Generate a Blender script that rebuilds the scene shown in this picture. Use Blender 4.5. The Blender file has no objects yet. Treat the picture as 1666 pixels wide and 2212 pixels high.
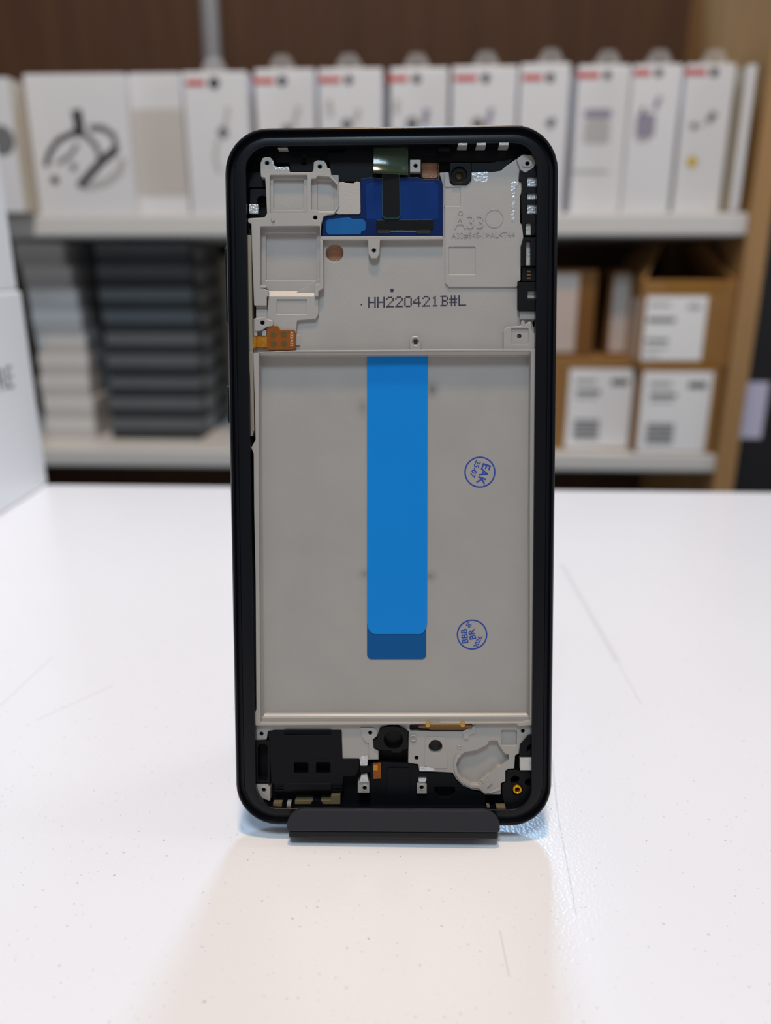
import bpy, bmesh, math, random
from mathutils import Vector, Matrix, Euler
random.seed(7)
PI = math.pi
S = bpy.context.scene
COL = S.collection
MM = 0.001

# ------------------------------------------------------------------ camera
F = 1661.0                       # focal length in pixels of the 1666 x 2212 frame
CAMH = 0.1292                    # camera height above the counter top
PITCH = math.radians(17.7)
cam_d = bpy.data.cameras.new('camera')
cam = bpy.data.objects.new('camera', cam_d); COL.objects.link(cam)
cam.location = (0, 0, CAMH); cam.rotation_euler = (PI/2 - PITCH, 0, 0)
cam_d.sensor_fit = 'VERTICAL'; cam_d.sensor_height = 36; cam_d.lens = 36*F/2212
cam_d.clip_start = 0.005; cam_d.clip_end = 30
cam_d.dof.use_dof = True; cam_d.dof.focus_distance = 0.178; cam_d.dof.aperture_fstop = 8.0
S.camera = cam
RC = Euler((PI/2 - PITCH, 0, 0)).to_matrix()
CP = Vector((0, 0, CAMH))

def ray(x, y): return RC @ Vector(((x - 833)/F, -(y - 1106)/F, -1))
def at(x, y, Y):                 # point of the place on the plane at depth Y
    d = ray(x, y); return CP + d*(Y/d.y)
def onz(x, y, z=0):              # point of the place on a level surface
    d = ray(x, y); return CP + d*((z - CAMH)/d.z)

# phone pose (leaning back in its stand)
W, H = 74.4, 159.7
RP = RC @ (Matrix.Rotation(math.radians(0.152), 3, 'Z') @ Matrix.Rotation(math.radians(-1.21), 3, 'Y') @ Matrix.Rotation(math.radians(3.948), 3, 'X'))
TP = CP + RC @ (Vector((1.458, 5.714, -174.77))*MM)
RPI = RP.inverted()
def P(x, y, w):                  # photo point -> (u, v) in mm on the phone at height w over its rim plane
    o = RPI @ (CP - TP)/MM; d = RPI @ ray(x, y)
    t = (w - o.z)/d.z
    return (o.x + d.x*t, o.y + d.y*t)

# ------------------------------------------------------------------ materials
def rgb(h):
    h = h.lstrip('#'); c = [int(h[i:i+2], 16)/255 for i in (0, 2, 4)]
    return tuple(((v/12.92) if v <= 0.04045 else ((v+0.055)/1.055)**2.4) for v in c) + (1,)
def mat(name, col, rough=0.5, metal=0.0, noise=0.0, nscale=200, bump=0.0, bscale=800, spec=0.5, alpha=1.0, trans=0.0, rvar=0.0):
    m = bpy.data.materials.new(name); m.use_nodes = True
    nt = m.node_tree; b = nt.nodes['Principled BSDF']
    c = rgb(col) if isinstance(col, str) else col
    b.inputs['Base Color'].default_value = c; b.inputs['Roughness'].default_value = rough
    b.inputs['Metallic'].default_value = metal; b.inputs['Specular IOR Level'].default_value = spec
    b.inputs['Alpha'].default_value = alpha; b.inputs['Transmission Weight'].default_value = trans
    tc = nt.nodes.new('ShaderNodeTexCoord')
    if noise or rvar:
        n = nt.nodes.new('ShaderNodeTexNoise'); n.inputs['Scale'].default_value = nscale; n.inputs['Detail'].default_value = 5
        nt.links.new(tc.outputs['Object'], n.inputs['Vector'])
        mr = nt.nodes.new('ShaderNodeMapRange'); mr.inputs[3].default_value = 1 - noise; mr.inputs[4].default_value = 1 + noise
        nt.links.new(n.outputs['Fac'], mr.inputs[0])
        mx = nt.nodes.new('ShaderNodeMix'); mx.data_type = 'RGBA'; mx.blend_type = 'MULTIPLY'; mx.inputs[0].default_value = 1
        mx.inputs[6].default_value = c; nt.links.new(mr.outputs[0], mx.inputs[7])
        nt.links.new(mx.outputs[2], b.inputs['Base Color'])
        if rvar:
            m2 = nt.nodes.new('ShaderNodeMapRange'); m2.inputs[3].default_value = rough - rvar; m2.inputs[4].default_value = rough + rvar
            nt.links.new(n.outputs['Fac'], m2.inputs[0]); nt.links.new(m2.outputs[0], b.inputs['Roughness'])
    if bump:
        n2 = nt.nodes.new('ShaderNodeTexNoise'); n2.inputs['Scale'].default_value = bscale; n2.inputs['Detail'].default_value = 3
        nt.links.new(tc.outputs['Object'], n2.inputs['Vector'])
        bp = nt.nodes.new('ShaderNodeBump'); bp.inputs['Strength'].default_value = bump; bp.inputs['Distance'].default_value = 0.0002
        nt.links.new(n2.outputs['Fac'], bp.inputs['Height']); nt.links.new(bp.outputs[0], b.inputs['Normal'])
    return m
def wood(name, c1, c2, rough=0.5, stretch=(14, 14, 1.2)):
    m = bpy.data.materials.new(name); m.use_nodes = True
    nt = m.node_tree; b = nt.nodes['Principled BSDF']; b.inputs['Roughness'].default_value = rough
    tc = nt.nodes.new('ShaderNodeTexCoord'); mp = nt.nodes.new('ShaderNodeMapping'); mp.inputs['Scale'].default_value = stretch
    n = nt.nodes.new('ShaderNodeTexNoise'); n.inputs['Scale'].default_value = 3; n.inputs['Detail'].default_value = 6; n.inputs['Distortion'].default_value = 0.6
    cr = nt.nodes.new('ShaderNodeValToRGB'); cr.color_ramp.elements[0].color = rgb(c1); cr.color_ramp.elements[1].color = rgb(c2)
    cr.color_ramp.elements[0].position = 0.3; cr.color_ramp.elements[1].position = 0.7
    nt.links.new(tc.outputs['Object'], mp.inputs[0]); nt.links.new(mp.outputs[0], n.inputs['Vector'])
    nt.links.new(n.outputs['Fac'], cr.inputs[0]); nt.links.new(cr.outputs[0], b.inputs['Base Color'])
    return m

M = {}
M['black'] = mat('black_plastic', '#06080d', 0.5, noise=0.15, nscale=400, bump=0.05, bscale=3000, spec=0.2)
M['black_deep'] = mat('deep_black_plastic', '#060608', 0.65, spec=0.25)
M['black_gloss'] = mat('satin_black_plastic', '#06070a', 0.35, noise=0.1, spec=0.25)
M['rim'] = mat('black_frame_lacquer', '#06080f', 0.33, bump=0.04, bscale=2500, spec=0.28)
M['alu'] = mat('cast_aluminium', '#a5a19c', 0.5, 0.25, noise=0.07, nscale=90, bump=0.10, bscale=2600, rvar=0.06)
M['alu_bright'] = mat('bare_bright_aluminium', '#d8dadd', 0.32, 0.85, noise=0.15, nscale=900, bump=0.7, bscale=1800)
M['contact'] = mat('silver_contact', '#c9c6c0', 0.4, 0.6, noise=0.12, nscale=1500, bump=0.4, bscale=2500)
M['pad'] = mat('beige_silver_pad', '#b1aaa3', 0.45, 0.2, noise=0.05, nscale=1500, bump=0.12, bscale=2500)
M['tape'] = mat('blue_pull_tape', '#0080d2', 0.4, noise=0.03, nscale=60, spec=0.3)
M['tape_end'] = mat('dark_blue_tape_end', '#00508c', 0.45, noise=0.04, nscale=80, spec=0.25)
M['film'] = mat('dark_blue_film', '#042050', 0.32, noise=0.25, nscale=250, bump=0.05, bscale=500, spec=0.2)
M['film_light'] = mat('bright_blue_film', '#0d5a98', 0.32, noise=0.2, nscale=200, spec=0.35)
M['film_mid'] = mat('mid_blue_film', '#052c6a', 0.32, noise=0.2, nscale=220, spec=0.2)
M['green'] = mat('green_clear_film', '#3c4d38', 0.14, alpha=0.4, bump=0.3, bscale=260, spec=0.5)
M['strip'] = mat('dark_green_strip', '#060b09', 0.4, spec=0.2)
M['strip_edge'] = mat('pale_green_film_edge', '#3f5f50', 0.3)
M['copper'] = mat('copper_pad', '#b98768', 0.55, 0.35, noise=0.3, nscale=2500, bump=1.0, bscale=3500)
M['flex'] = mat('orange_flex', '#8a4c14', 0.38, 0.1, noise=0.2, nscale=500, spec=0.3)
M['flex_gold'] = mat('gold_flex', '#c8892a', 0.3, 0.6, noise=0.4, nscale=1500, bump=0.6, bscale=1500)
M['goldpad'] = mat('dull_gold_pad', '#75603a', 0.35, 0.6, noise=0.1)
M['gold'] = mat('gold_plating', '#caa35a', 0.3, 0.8, noise=0.1, nscale=900)
M['brass'] = mat('brass', '#d49a1e', 0.25, 0.75)
M['bronze'] = mat('bronze_carrier', '#7a5536', 0.4, 0.4)
M['mesh'] = mat('gold_mesh', '#75694f', 0.55, 0.3, noise=0.25, nscale=2500)
M['keyflex'] = mat('beige_side_key_board', '#8c8474', 0.5, 0.2, noise=0.1)
M['ink'] = mat('dark_violet_ink', '#2a2636', 0.7)
M['ink_blue'] = mat('blue_stamp_ink', '#1d3f96', 0.7, noise=0.2, nscale=1200)
M['white_print'] = mat('pale_flex_print', '#cdb9a2', 0.6)
M['hole'] = mat('bore_dark', '#08080a', 0.7)
M['bore_gold'] = mat('bore_dark_brown', '#1a1208', 0.5)
M['stand'] = mat('charcoal_rubber', '#232329', 0.5, noise=0.06, nscale=400, bump=0.06, bscale=2500, spec=0.35)
M['stand_dark'] = mat('charcoal_metal', '#151518', 0.45, spec=0.3)
M['paper'] = mat('white_carton', '#dadbde', 0.45, noise=0.02, nscale=30)
M['paper_blue'] = mat('cool_white_carton', '#f2f5f8', 0.42, noise=0.015, nscale=30)
M['paper_cream'] = mat('cream_carton', '#b9b09f', 0.6, noise=0.04, nscale=30)
M['white_box'] = mat('matt_white_carton', '#d9d8d5', 0.5)
M['white_box_low'] = mat('grey_white_carton', '#c4c1c0', 0.5)
M['dark_lid'] = mat('charcoal_lid', '#2b2f32', 0.4, noise=0.06, nscale=40)
M['dark_tray'] = mat('grey_tray_band', '#62676a', 0.4, noise=0.06, nscale=40)
M['dark_seal'] = mat('silver_grey_seal', '#8d9098', 0.4)
M['kraft'] = mat('kraft_cardboard', '#977040', 0.7, noise=0.08, nscale=25, spec=0.3)
M['kraft_dark'] = mat('brown_cardboard', '#7a5228', 0.7, noise=0.08, nscale=25, spec=0.3)
M['parcel_tape'] = mat('brown_parcel_tape', '#94681d', 0.3)
M['label'] = mat('white_label_paper', '#f0f1f3', 0.5)
M['label_dim'] = mat('pale_pink_label', '#c8b8ae', 0.5)
M['print_grey'] = mat('grey_print', '#6e7072', 0.6)
M['print_dark'] = mat('charcoal_print', '#2c2d31', 0.5)
M['print_pale'] = mat('pale_grey_print', '#b3b2b2', 0.6)
M['print_lilac'] = mat('lilac_grey_print', '#8d8a9c', 0.6)
M['print_beige'] = mat('beige_print', '#c2bdb7', 0.6)
M['print_yellow'] = mat('yellow_print', '#c8ad3c', 0.6)
M['red'] = mat('red_print', '#c23a30', 0.5)
M['tab'] = mat('clear_hang_tab', '#dededc', 0.2, alpha=0.2)
M['shelf_white'] = mat('white_shelf_board', '#d2d2d0', 0.4)
M['oak'] = wood('oak_panel', '#9a774c', '#ad885a', 0.5)
M['back'] = wood('brown_back_panel', '#3f2410', '#4b2f17', 0.8)
M['steel'] = mat('grey_steel_tube', '#8d8d90', 0.4, 0.4)
M['cupboard'] = mat('dark_cupboard_paint', '#17181c', 0.5)
M['lilac_sheet'] = mat('lilac_white_sheet', '#c5c6e2', 0.6)
M['wall'] = mat('dark_wall_paint', '#2a2725', 0.8)
M['floor'] = mat('grey_floor_tile', '#6d6a66', 0.5, noise=0.1, nscale=3)
M['counter_side'] = mat('white_counter_panel', '#d8d6d4', 0.5)

# ------------------------------------------------------------------ object helpers
def link(name, me, m=None, parent=None, smooth=False):
    o = bpy.data.objects.new(name, me); COL.objects.link(o)
    if m: me.materials.append(m)
    for p in me.polygons: p.use_smooth = smooth
    if parent: o.parent = parent
    return o
def empty(name, loc=(0, 0, 0), rot=None):
    o = bpy.data.objects.new(name, None); COL.objects.link(o); o.location = loc
    o.empty_display_size = 0.01
    if rot is not None: o.rotation_euler = rot
    return o
def tag(o, label=None, cat=None, group=None, kind=None):
    if label: o['label'] = label
    if cat: o['category'] = cat
    if group: o['group'] = group
    if kind: o['kind'] = kind
    return o
def copy_tree(o, parent=None):
    c = o.copy(); COL.objects.link(c)
    if parent: c.parent = parent
    for ch in [x for x in ALL() if x.parent == o]: copy_tree(ch, c)
    return c
def ALL(): return list(COL.objects)

def rounded(pts, r):
    """polygon with rounded corners; r a number or one per point (mm or m)"""
    n = len(pts); out = []
    rs = r if isinstance(r, (list, tuple)) else [r]*n
    for i in range(n):
        a, b, c = Vector(pts[i-1]), Vector(pts[i]), Vector(pts[(i+1) % n])
        d1, d2 = a - b, c - b
        l1, l2 = d1.length, d2.length
        if l1 < 1e-9 or l2 < 1e-9: continue
        d1 /= l1; d2 /= l2
        ang = math.acos(max(-1, min(1, d1.dot(d2))))
        if rs[i] <= 0 or ang > PI - 0.12: out.append(tuple(b)); continue
        t = min(rs[i]/math.tan(ang/2), 0.48*l1, 0.48*l2)
        rr = t*math.tan(ang/2)
        p1, p2 = b + d1*t, b + d2*t
        cen = b + (d1 + d2).normalized()*(rr/math.sin(ang/2))
        a1 = math.atan2(*(p1 - cen).yx); a2 = math.atan2(*(p2 - cen).yx)
        da = (a2 - a1 + PI) % (2*PI) - PI
        k = max(2, int(abs(da)/0.26))
        for j in range(k + 1):
            aa = a1 + da*j/k; out.append((cen.x + rr*math.cos(aa), cen.y + rr*math.sin(aa)))
    return out
def circle(c, r, n=28): return [(c[0] + r*math.cos(2*PI*k/n), c[1] + r*math.sin(2*PI*k/n)) for k in range(n)]

class Shape:
    """collects solids (mm, phone axes) and links them as ONE mesh"""
    def __init__(s): s.bm = bmesh.new()
    def slab(s, polys, top, bot, bev=0.0):
        cu = bpy.data.curves.new('tmp', 'CURVE'); cu.dimensions = '2D'; cu.fill_mode = 'BOTH'
        for pl in polys:
            sp = cu.splines.new('POLY'); sp.points.add(len(pl) - 1); sp.use_cyclic_u = True
            for p, q in zip(sp.points, pl): p.co = (q[0], q[1], 0, 1)
        h = (top - bot)/2; bev = min(bev, h*0.9)
        cu.extrude = h - bev; cu.bevel_depth = bev; cu.bevel_resolution = 1; cu.offset = -bev
        ob = bpy.data.objects.new('tmp', cu)
        me = bpy.data.meshes.new_from_object(ob)
        me.transform(Matrix.Translation((0, 0, (top + bot)/2)))
        s.bm.from_mesh(me)
        bpy.data.objects.remove(ob); bpy.data.curves.remove(cu); bpy.data.meshes.remove(me)
        return s
    def loft(s, loops, cap0=False, cap1=False, closed=True):
        rows = [[s.bm.verts.new(p) for p in lp] for lp in loops]
        for a, b in zip(rows, rows[1:]):
            n = len(a)
            for i in range(n if closed else n - 1):
                j = (i + 1) % n
                s.bm.faces.new((a[i], a[j], b[j], b[i]))
        if cap0: s.bm.faces.new(list(reversed(rows[0])))
        if cap1: s.bm.faces.new(rows[-1])
        return s
    def tube(s, c, ro, ri, top, bot, n=28, bev=0.0):
        o = circle(c, ro, n); i = circle(c, ri, n); ob = circle(c, ro - bev, n); ib = circle(c, ri + bev, n)
        f = lambda l, z: [(x, y, z) for x, y in l]
        return s.loft([f(o, bot), f(o, top - bev), f(ob, top), f(ib, top), f(i, top - bev), f(i, bot)])
    def box(s, a, b):
        x0, y0, z0 = a; x1, y1, z1 = b
        return s.loft([[(x0, y0, z), (x1, y0, z), (x1, y1, z), (x0, y1, z)] for z in (z0, z1)], True, True)
    def build(s, name, m, parent=None, scale=MM, smooth=False):
        bmesh.ops.recalc_face_normals(s.bm, faces=s.bm.faces)
        if scale != 1: bmesh.ops.scale(s.bm, vec=(scale,)*3, verts=s.bm.verts)
        me = bpy.data.meshes.new(name); s.bm.to_mesh(me); s.bm.free()
        return link(name, me, m, parent, smooth)

def PP(pts, w): return [P(x, y, w) for x, y in pts]
def PR(x0, y0, x1, y1, w, r=0): return rounded(PP([(x0, y0), (x1, y0), (x1, y1), (x0, y1)], w), r)
def textbm(txt, size, loc, ang, align='CENTER', depth=0.02, xs=1.0, bold=0.0):
    """lettering as a flat mesh: list of verts/faces in mm"""
    cu = bpy.data.curves.new('t', 'FONT'); cu.body = txt; cu.size = size; cu.align_x = align; cu.align_y = 'CENTER'
    cu.extrude = depth; cu.resolution_u = 3; cu.offset = bold*size
    ob = bpy.data.objects.new('t', cu); me = bpy.data.meshes.new_from_object(ob)
    me.transform(Matrix.Translation(loc) @ Matrix.Rotation(ang, 4, 'Z') @ Matrix.Diagonal((xs, 1, 1, 1)))
    bpy.data.objects.remove(ob); bpy.data.curves.remove(cu)
    return me
def add_text(sh, *a, **k):
    me = textbm(*a, **k); sh.bm.from_mesh(me); bpy.data.meshes.remove(me); return sh

# ------------------------------------------------------------------ THE PHONE
VB = -H/2
root = empty('phone_chassis')
root.matrix_world = Matrix.Translation(TP) @ RP.to_4x4()
tag(root, 'dismantled black phone middle frame with bare metal plate standing upright in the stand', 'phone frame')

def rrect(ins, w, R=10.0, n=9):
    hw, hh = W/2 - ins, H/2 - (ins if ins < 2.5 else 2.5 + (ins - 2.5)*0.6); r = max(R - ins, 0.8); out = []
    for cx, cy, a0 in ((hw - r, hh - r, 0), (-hw + r, hh - r, PI/2), (-hw + r, -hh + r, PI), (hw - r, -hh + r, 1.5*PI)):
        for k in range(n + 1):
            a = a0 + PI/2*k/n; out.append((cx + r*math.cos(a), cy + r*math.sin(a), w))
    return out
LEDGE = 4.75
prof = [(3.2, -7.9), (1.6, -7.7), (0.7, -6.9), (0.2, -5.6), (0.0, -4.2), (0.0, -2.6), (0.12, -1.3), (0.35, -0.5), (0.6, -0.12), (0.85, 0.0),
        (1.05, -0.06), (1.15, -0.3), (1.2, -1.5), (1.95, -1.5), (2.05, -1.35), (2.12, -1.1), (2.3, -1.02), (LEDGE - 0.15, -1.12), (LEDGE, -1.25), (LEDGE + 0.05, -7.0), (3.2, -7.9)]
b = Shape(); b.loft([rrect(i, w) for i, w in prof])
bezel = b.build('outer_frame', M['rim'], root, smooth=False)
# shade the outside smoothly
for p in bezel.data.polygons: p.use_smooth = True
bezel.data.set_sharp_from_angle(angle=math.radians(28))

# side keys on the left edge
for (y0, y1) in ((531, 702), (830, 915)):
    v0, v1 = P(491, y1, -3)[1], P(491, y0, -3)[1]
    k = Shape(); k.loft([[(x, v, w) for v, w in rounded([(v0 + e, -4.9 + e), (v1 - e, -4.9 + e), (v1 - e, -2.6 - e), (v0 + e, -2.6 - e)], 0.9)] for x, e in ((-W/2 + 0.2, 0), (-W/2 - 0.5, 0), (-W/2 - 0.68, 0.2))], False, True)
    k.build('side_key', M['black_gloss'], root)

# black plastic base under everything
pl = Shape()
pl.slab([[(x, y) for x, y, z in rrect(4.4, 0)]], -5.6, -7.6)
base = pl.build('base_plate', M['black_deep'], root)

# plastic inner liner: the black zones that surround the metal, at several levels
class Lin:
    def slab(s, *a):
        q = Shape(); q.slab(*a); q.build('plastic_web', M['black'], root); return s
    def tube(s, *a, **k):
        q = Shape(); q.tube(*a, **k); q.build('lens_collar', M['black_gloss'], root); return s
lin = Lin()
tw = -3.9
top_outer = [(x, y) for x, y, z in rrect(LEDGE - 0.2, 0)]
lin.slab([PR(535, 318, 1168, 350, -4.6, 2)], -4.6, -5.7)
# area right of the second boss
lin.slab([rounded(PP([(707, 330), (747, 328), (747, 322), (806, 322), (806, 384), (778, 392), (745, 392), (733, 398), (716, 378)], tw), 0.25)], tw, -5.7, 0.08)
lin.slab([rounded(PP([(597, 352), (625, 352), (628, 371), (676, 371), (677, 352), (700, 340), (597, 340)], tw), 0.2), PR(650, 332, 663, 357, tw, 0.4)], tw, -5.7, 0.06)
lin.slab([PR(536, 372, 575, 405, -4.1, 0.2)], -4.1, -5.7, 0.06)
lin.slab([PR(540, 408, 576, 474, -3.7, 0.5), PR(556, 423, 577, 470, -3.7, 0.9)], -3.7, -5.7, 0.06)
# bay around the small round housing
lin.slab([rounded(PP([(946, 318), (972, 318), (972, 326), (948, 326)], -2.2), 0.1)], -2.2, -5.7)
lin.slab([rounded(PP([(972, 352), (1019, 352), (1019, 388), (1008, 398), (980, 398), (972, 390)], -2.9), 0.5), circle(P(992, 377, -2.9), 1.75)], -2.9, -5.7, 0.1)
lin.tube(P(992, 377, -2.9), 1.75, 0.8, -3.3, -5.7, bev=0.1)
lin.slab([rounded(PP([(1019, 352), (1060, 352), (1110, 343), (1084, 368), (1060, 372), (1019, 372)], -3.4), 0.2)], -3.4, -5.7, 0.08)
lin.slab([PR(870, 322, 946, 386, -4.2, 0.3), PR(911, 334, 946, 385, -4.2, 0.8)], -4.2, -5.7, 0.05)
# right hand rail with its windows
lin.slab([rounded(PP([(1122, 372), (1166, 352), (1168, 505), (1164, 508), (1133, 508), (1128, 486), (1126, 424), (1128, 392), (1121, 390)], -2.9), 0.2),
          PR(1138, 382, 1163.5, 403.5, -2.9, 0.2), PR(1138, 417, 1163.5, 431.5, -2.9, 0.2), PR(1138, 441, 1163.5, 462, -2.9, 0.2), PR(1135, 482, 1148, 508, -2.9, 0.15)], -2.9, -5.6, 0.06)
lin.slab([rounded(PP([(1131, 513), (1162, 513), (1158, 574), (1126, 574), (1126, 534)], -2.5), 0.2), PR(1136, 520, 1147, 574, -2.5, 0.15)], -2.5, -5.6, 0.06)
lin.slab([rounded(PP([(1128, 575), (1156, 575), (1158, 608), (1128, 608)], -3.0), 0.15)], -3.0, -5.6, 0.08)
lin.slab([rounded(PP([(1119, 610), (1160, 610), (1160, 671), (1124, 671), (1119, 666)], -2.4), 0.25), PR(1139, 628, 1156, 646, -2.4, 0.2)], -2.4, -5.6, 0.06)
# below the tray
lin.slab([PR(551, 1600, 583, 1690, -2.6, 0.4), PR(557, 1607, 578, 1687, -2.6, 0.9)], -2.6, -5.7, 0.1)
lin.slab([PR(778, 1655, 800, 1668, -3.2, 0.2)], -3.2, -5.7)
lin.slab([rounded(PP([(818, 1646), (884, 1648), (903, 1653), (905, 1668), (938, 1668), (976, 1669), (990, 1690), (1016, 1707), (1038, 1710), (1048, 1720), (1048, 1740), (800, 1740), (800, 1650)], -3.6), 0.3),
          rounded(PP([(938, 1700), (982, 1700), (984, 1712), (972, 1722), (950, 1722), (940, 1712)], -3.6), 0.2)], -3.6, -5.7, 0.1)
lin.slab([PR(836, 1660, 884, 1742, -3.2, 0.4)], -3.2, -5.7, 0.1)
lin.slab([rounded(PP([(1094, 1663), (1150, 1666), (1152, 1730), (1135, 1745), (1092, 1745), (1085, 1718), (1085, 1694), (1093, 1690)], -3.0), 0.5), circle(P(1118, 1706, -3.0), 1.25),
          rounded(PP([(1102, 1682), (1112, 1675), (1124, 1680), (1118, 1691), (1105, 1692)], -3.0), 0.3), circle(P(1142, 1690, -3.0), 1.0)], -3.0, -5.7, 0.12)
lin.slab([rounded(PP([(1144, 1588), (1158, 1590), (1158, 1632), (1122, 1632), (1124, 1610)], -2.4), 0.4), rounded(PP([(1140, 1612), (1150, 1606), (1146, 1620), (1138, 1624)], -2.4), 0.1)], -2.4, -5.7, 0.1)

# ---- cast metal plate
al = Shape()
def add(pts, w, bot=-5.8, r=0.15, bev=0.07, holes=()):
    al.slab([rounded(PP(pts, w), r)] + list(holes), w, bot, bev)
FL = -3.6
# motherboard floor, one level from the top right corner to the tray
floor_pts = [(949, 373), (970, 372), (972, 394), (979, 399), (1009, 399), (1017, 390), (1019, 372), (1060, 372), (1082, 369), (1092, 360), (1116, 343), (1124, 352), (1121, 392), (1127, 392), (1127, 415),
             (1124, 424), (1124, 481), (1129, 488), (1131, 513), (1125, 534), (1125, 606), (1118, 609), (1118, 669), (1123, 671), (1156, 671), (1156, 690), (1150, 698),
             (1152, 706), (1162, 709), (1163, 762), (545, 762), (547, 690), (690, 600), (692, 514), (957, 514), (957, 400)]
add(floor_pts, FL, r=0.2, bev=0.08, holes=[circle(P(723, 546, FL), 2.02)])
# plateau with the cast lettering
PLT = -3.25
add([(960, 373), (970, 372), (972, 394), (979, 399), (1009, 399), (1017, 390), (1019, 372), (1060, 372), (1082, 369), (1092, 360), (1116, 343), (1124, 352), (1121, 392), (1127, 392), (1127, 415), (1124, 424), (1124, 481),
     (1129, 488), (1131, 513), (1125, 534), (1125, 606), (1118, 609), (1118, 620), (970, 620), (962, 612)], PLT, FL - 0.1, r=0.35, bev=0.1,
    holes=[PR(970, 533, 1027, 593, PLT, 0.2), PR(961, 404, 995, 445, PLT, 0.1)])
al.slab([PR(969, 532, 1028, 594, -3.42, 0.2)], -3.42, -3.7)
al.slab([PR(960, 403, 996, 446, -3.42, 0.1)], -3.42, -3.7)
# cast letters and rings
al_t = Shape()
c = P(1014, 481, PLT); add_text(al_t, 'A33', 4.2, (c[0], c[1], PLT + 0.02), math.radians(0.3), depth=0.13)
c = P(1044, 508, PLT); add_text(al_t, 'A33#54S-1>AL<T44', 1.75, (c[0], c[1], PLT + 0.02), math.radians(0.6), depth=0.1, xs=0.97)
al_t.tube(P(1068, 472, PLT), 2.08, 1.88, PLT + 0.1, PLT - 0.1, 40, 0.05)
al_t.tube(P(995, 460, PLT), 0.58, 0.36, PLT + 0.12, PLT - 0.1, 20, 0.05)

# upper left wall system
RIM = -2.3
U1 = [(563, 352), (567, 342), (573, 339), (584, 340), (590, 347), (592, 358), (599, 362), (624, 360), (626, 372), (674, 372), (677, 367), (678, 350), (685, 346), (700, 347), (706, 356), (707, 363),
      (714, 365), (716, 380), (732, 398), (732, 447), (722, 462), (708, 464), (699, 467), (694, 484), (692, 516), (698, 520), (699, 622), (688, 629), (688, 640), (679, 640), (679, 616), (691, 612), (691, 488), (562, 489), (562, 620), (580, 628), (580, 640), (576, 640), (576, 660), (549, 660), (545, 560), (543, 483), (536, 480), (536, 472), (546, 471),
      (571, 470), (577, 461), (575, 420), (573, 384), (564, 382), (563, 369)]
al.slab([rounded(PP(U1, RIM), 0.25), PR(583, 378, 664, 461, RIM, 0.25),
         rounded(PP([(672, 386), (682, 386), (686, 380), (712, 382), (728, 399), (728, 446), (720, 458), (690, 458), (684, 453), (672, 453)], RIM), 0.3),
         circle(P(577, 352, RIM), 0.5, 16), circle(P(691, 360, RIM), 0.5, 16), circle(P(681, 470, RIM), 0.5, 16)], RIM, -5.8, 0.09)
# pockets
al.slab([PR(582, 377, 666, 462, -3.0, 0.2), PR(591, 387, 656, 453, -3.0, 0.4)], -3.0, -5.8, 0.12)
al.slab([PR(589, 385, 658, 455, -3.5, 0.2)], -3.5, -5.8)
al.slab([PR(669, 378, 732, 462, -3.25, 0.2), PR(686, 391, 722, 456, -3.25, 0.3)], -3.25, -5.8, 0.12)
al.slab([PR(684, 389, 724, 458, -3.5, 0.2)], -3.5, -5.8)
al.slab([PR(560, 486, 693, 650, -3.9, 0.2), PR(575, 504, 684, 606, -3.9, 0.4)], -3.9, -5.8, 0.15)
al.slab([PR(572, 500, 687, 609, -4.35, 0.2)], -4.35, -5.8)
# light ramp and the plate below it
ra, rb = -3.9, -2.95
q0 = PP([(581, 629), (679, 629)], ra); q1 = PP([(580, 640), (679, 640)], rb)
al.loft([[(*q0[0], ra), (*q0[1], ra), (*q1[1], rb), (*q1[0], rb)], [(*q0[0], -5), (*q0[1], -5), (*q1[1], -5), (*q1[0], -5)]], True, True)
al.slab([rounded(PP([(580, 640), (688, 640), (688, 678), (682, 689), (642, 692), (640, 712), (640, 720), (590, 715), (590, 706), (576, 690)], rb), 0.3), PR(598, 647, 663, 679, rb, 0.15)], rb, -5.8, 0.1)
al.slab([PR(596, 645, 665, 681, -3.2, 0.1)], -3.2, -5.8)
# small steps at the left of that plate
al.slab([PR(553, 640, 577, 668, -3.1, 0.15)], -3.1, -5.8, 0.1)
al.slab([PR(553, 668, 577, 690, -2.8, 0.15)], -2.8, -5.8, 0.15)
al.tube(P(568, 626, -2.6), 0.45, 0.02, -2.5, -4, 18, 0.1)
al.slab([PR(561, 617, 575, 622, -2.2, 0.15)], -2.2, -4, 0.1)
al.slab([rounded(PP([(549, 688), (574, 684), (578, 690), (590, 692), (590, 704), (576, 706), (565, 714), (550, 716)], -2.4), 0.4), circle(P(567, 697, -2.4), 0.5, 16)], -2.4, -5.8, 0.12)
al.slab([PR(549, 714, 556, 726, -2.6, 0.1)], -2.6, -5.8, 0.08).slab([PR(566, 714, 576, 726, -2.7, 0.1)], -2.7, -5.8, 0.08)
al.slab([PR(638, 723, 648, 746, -3.3, 0.1)], -3.3, -5.8, 0.05)
al.tube(P(590, 474, -2.2), 0.5, 0.02, -2.0, -3, 18, 0.12)
# wall under the blue film with its screw tongue
al.slab([rounded(PP([(692, 511), (957, 510), (958, 517), (821, 518), (820, 548), (814, 558), (802, 558), (796, 548), (795, 518), (692, 518)], -2.45), 0.3), circle(P(808, 541, -2.45), 0.48, 16)], -2.45, -5.8, 0.08)
# right hand corner boss
al.slab([rounded(PP([(1116, 344), (1130, 333), (1148, 335), (1160, 348), (1153, 362), (1135, 373), (1125, 366)], -2.7), 0.4), circle(P(1140, 353, -2.7), 0.5, 16)], -2.7, -5.8, 0.12)
al.slab([PR(1128, 346, 1150, 360, -2.5, 0.4), circle(P(1140, 353, -2.5), 0.5, 16)], -2.5, -3, 0.1)
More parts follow.
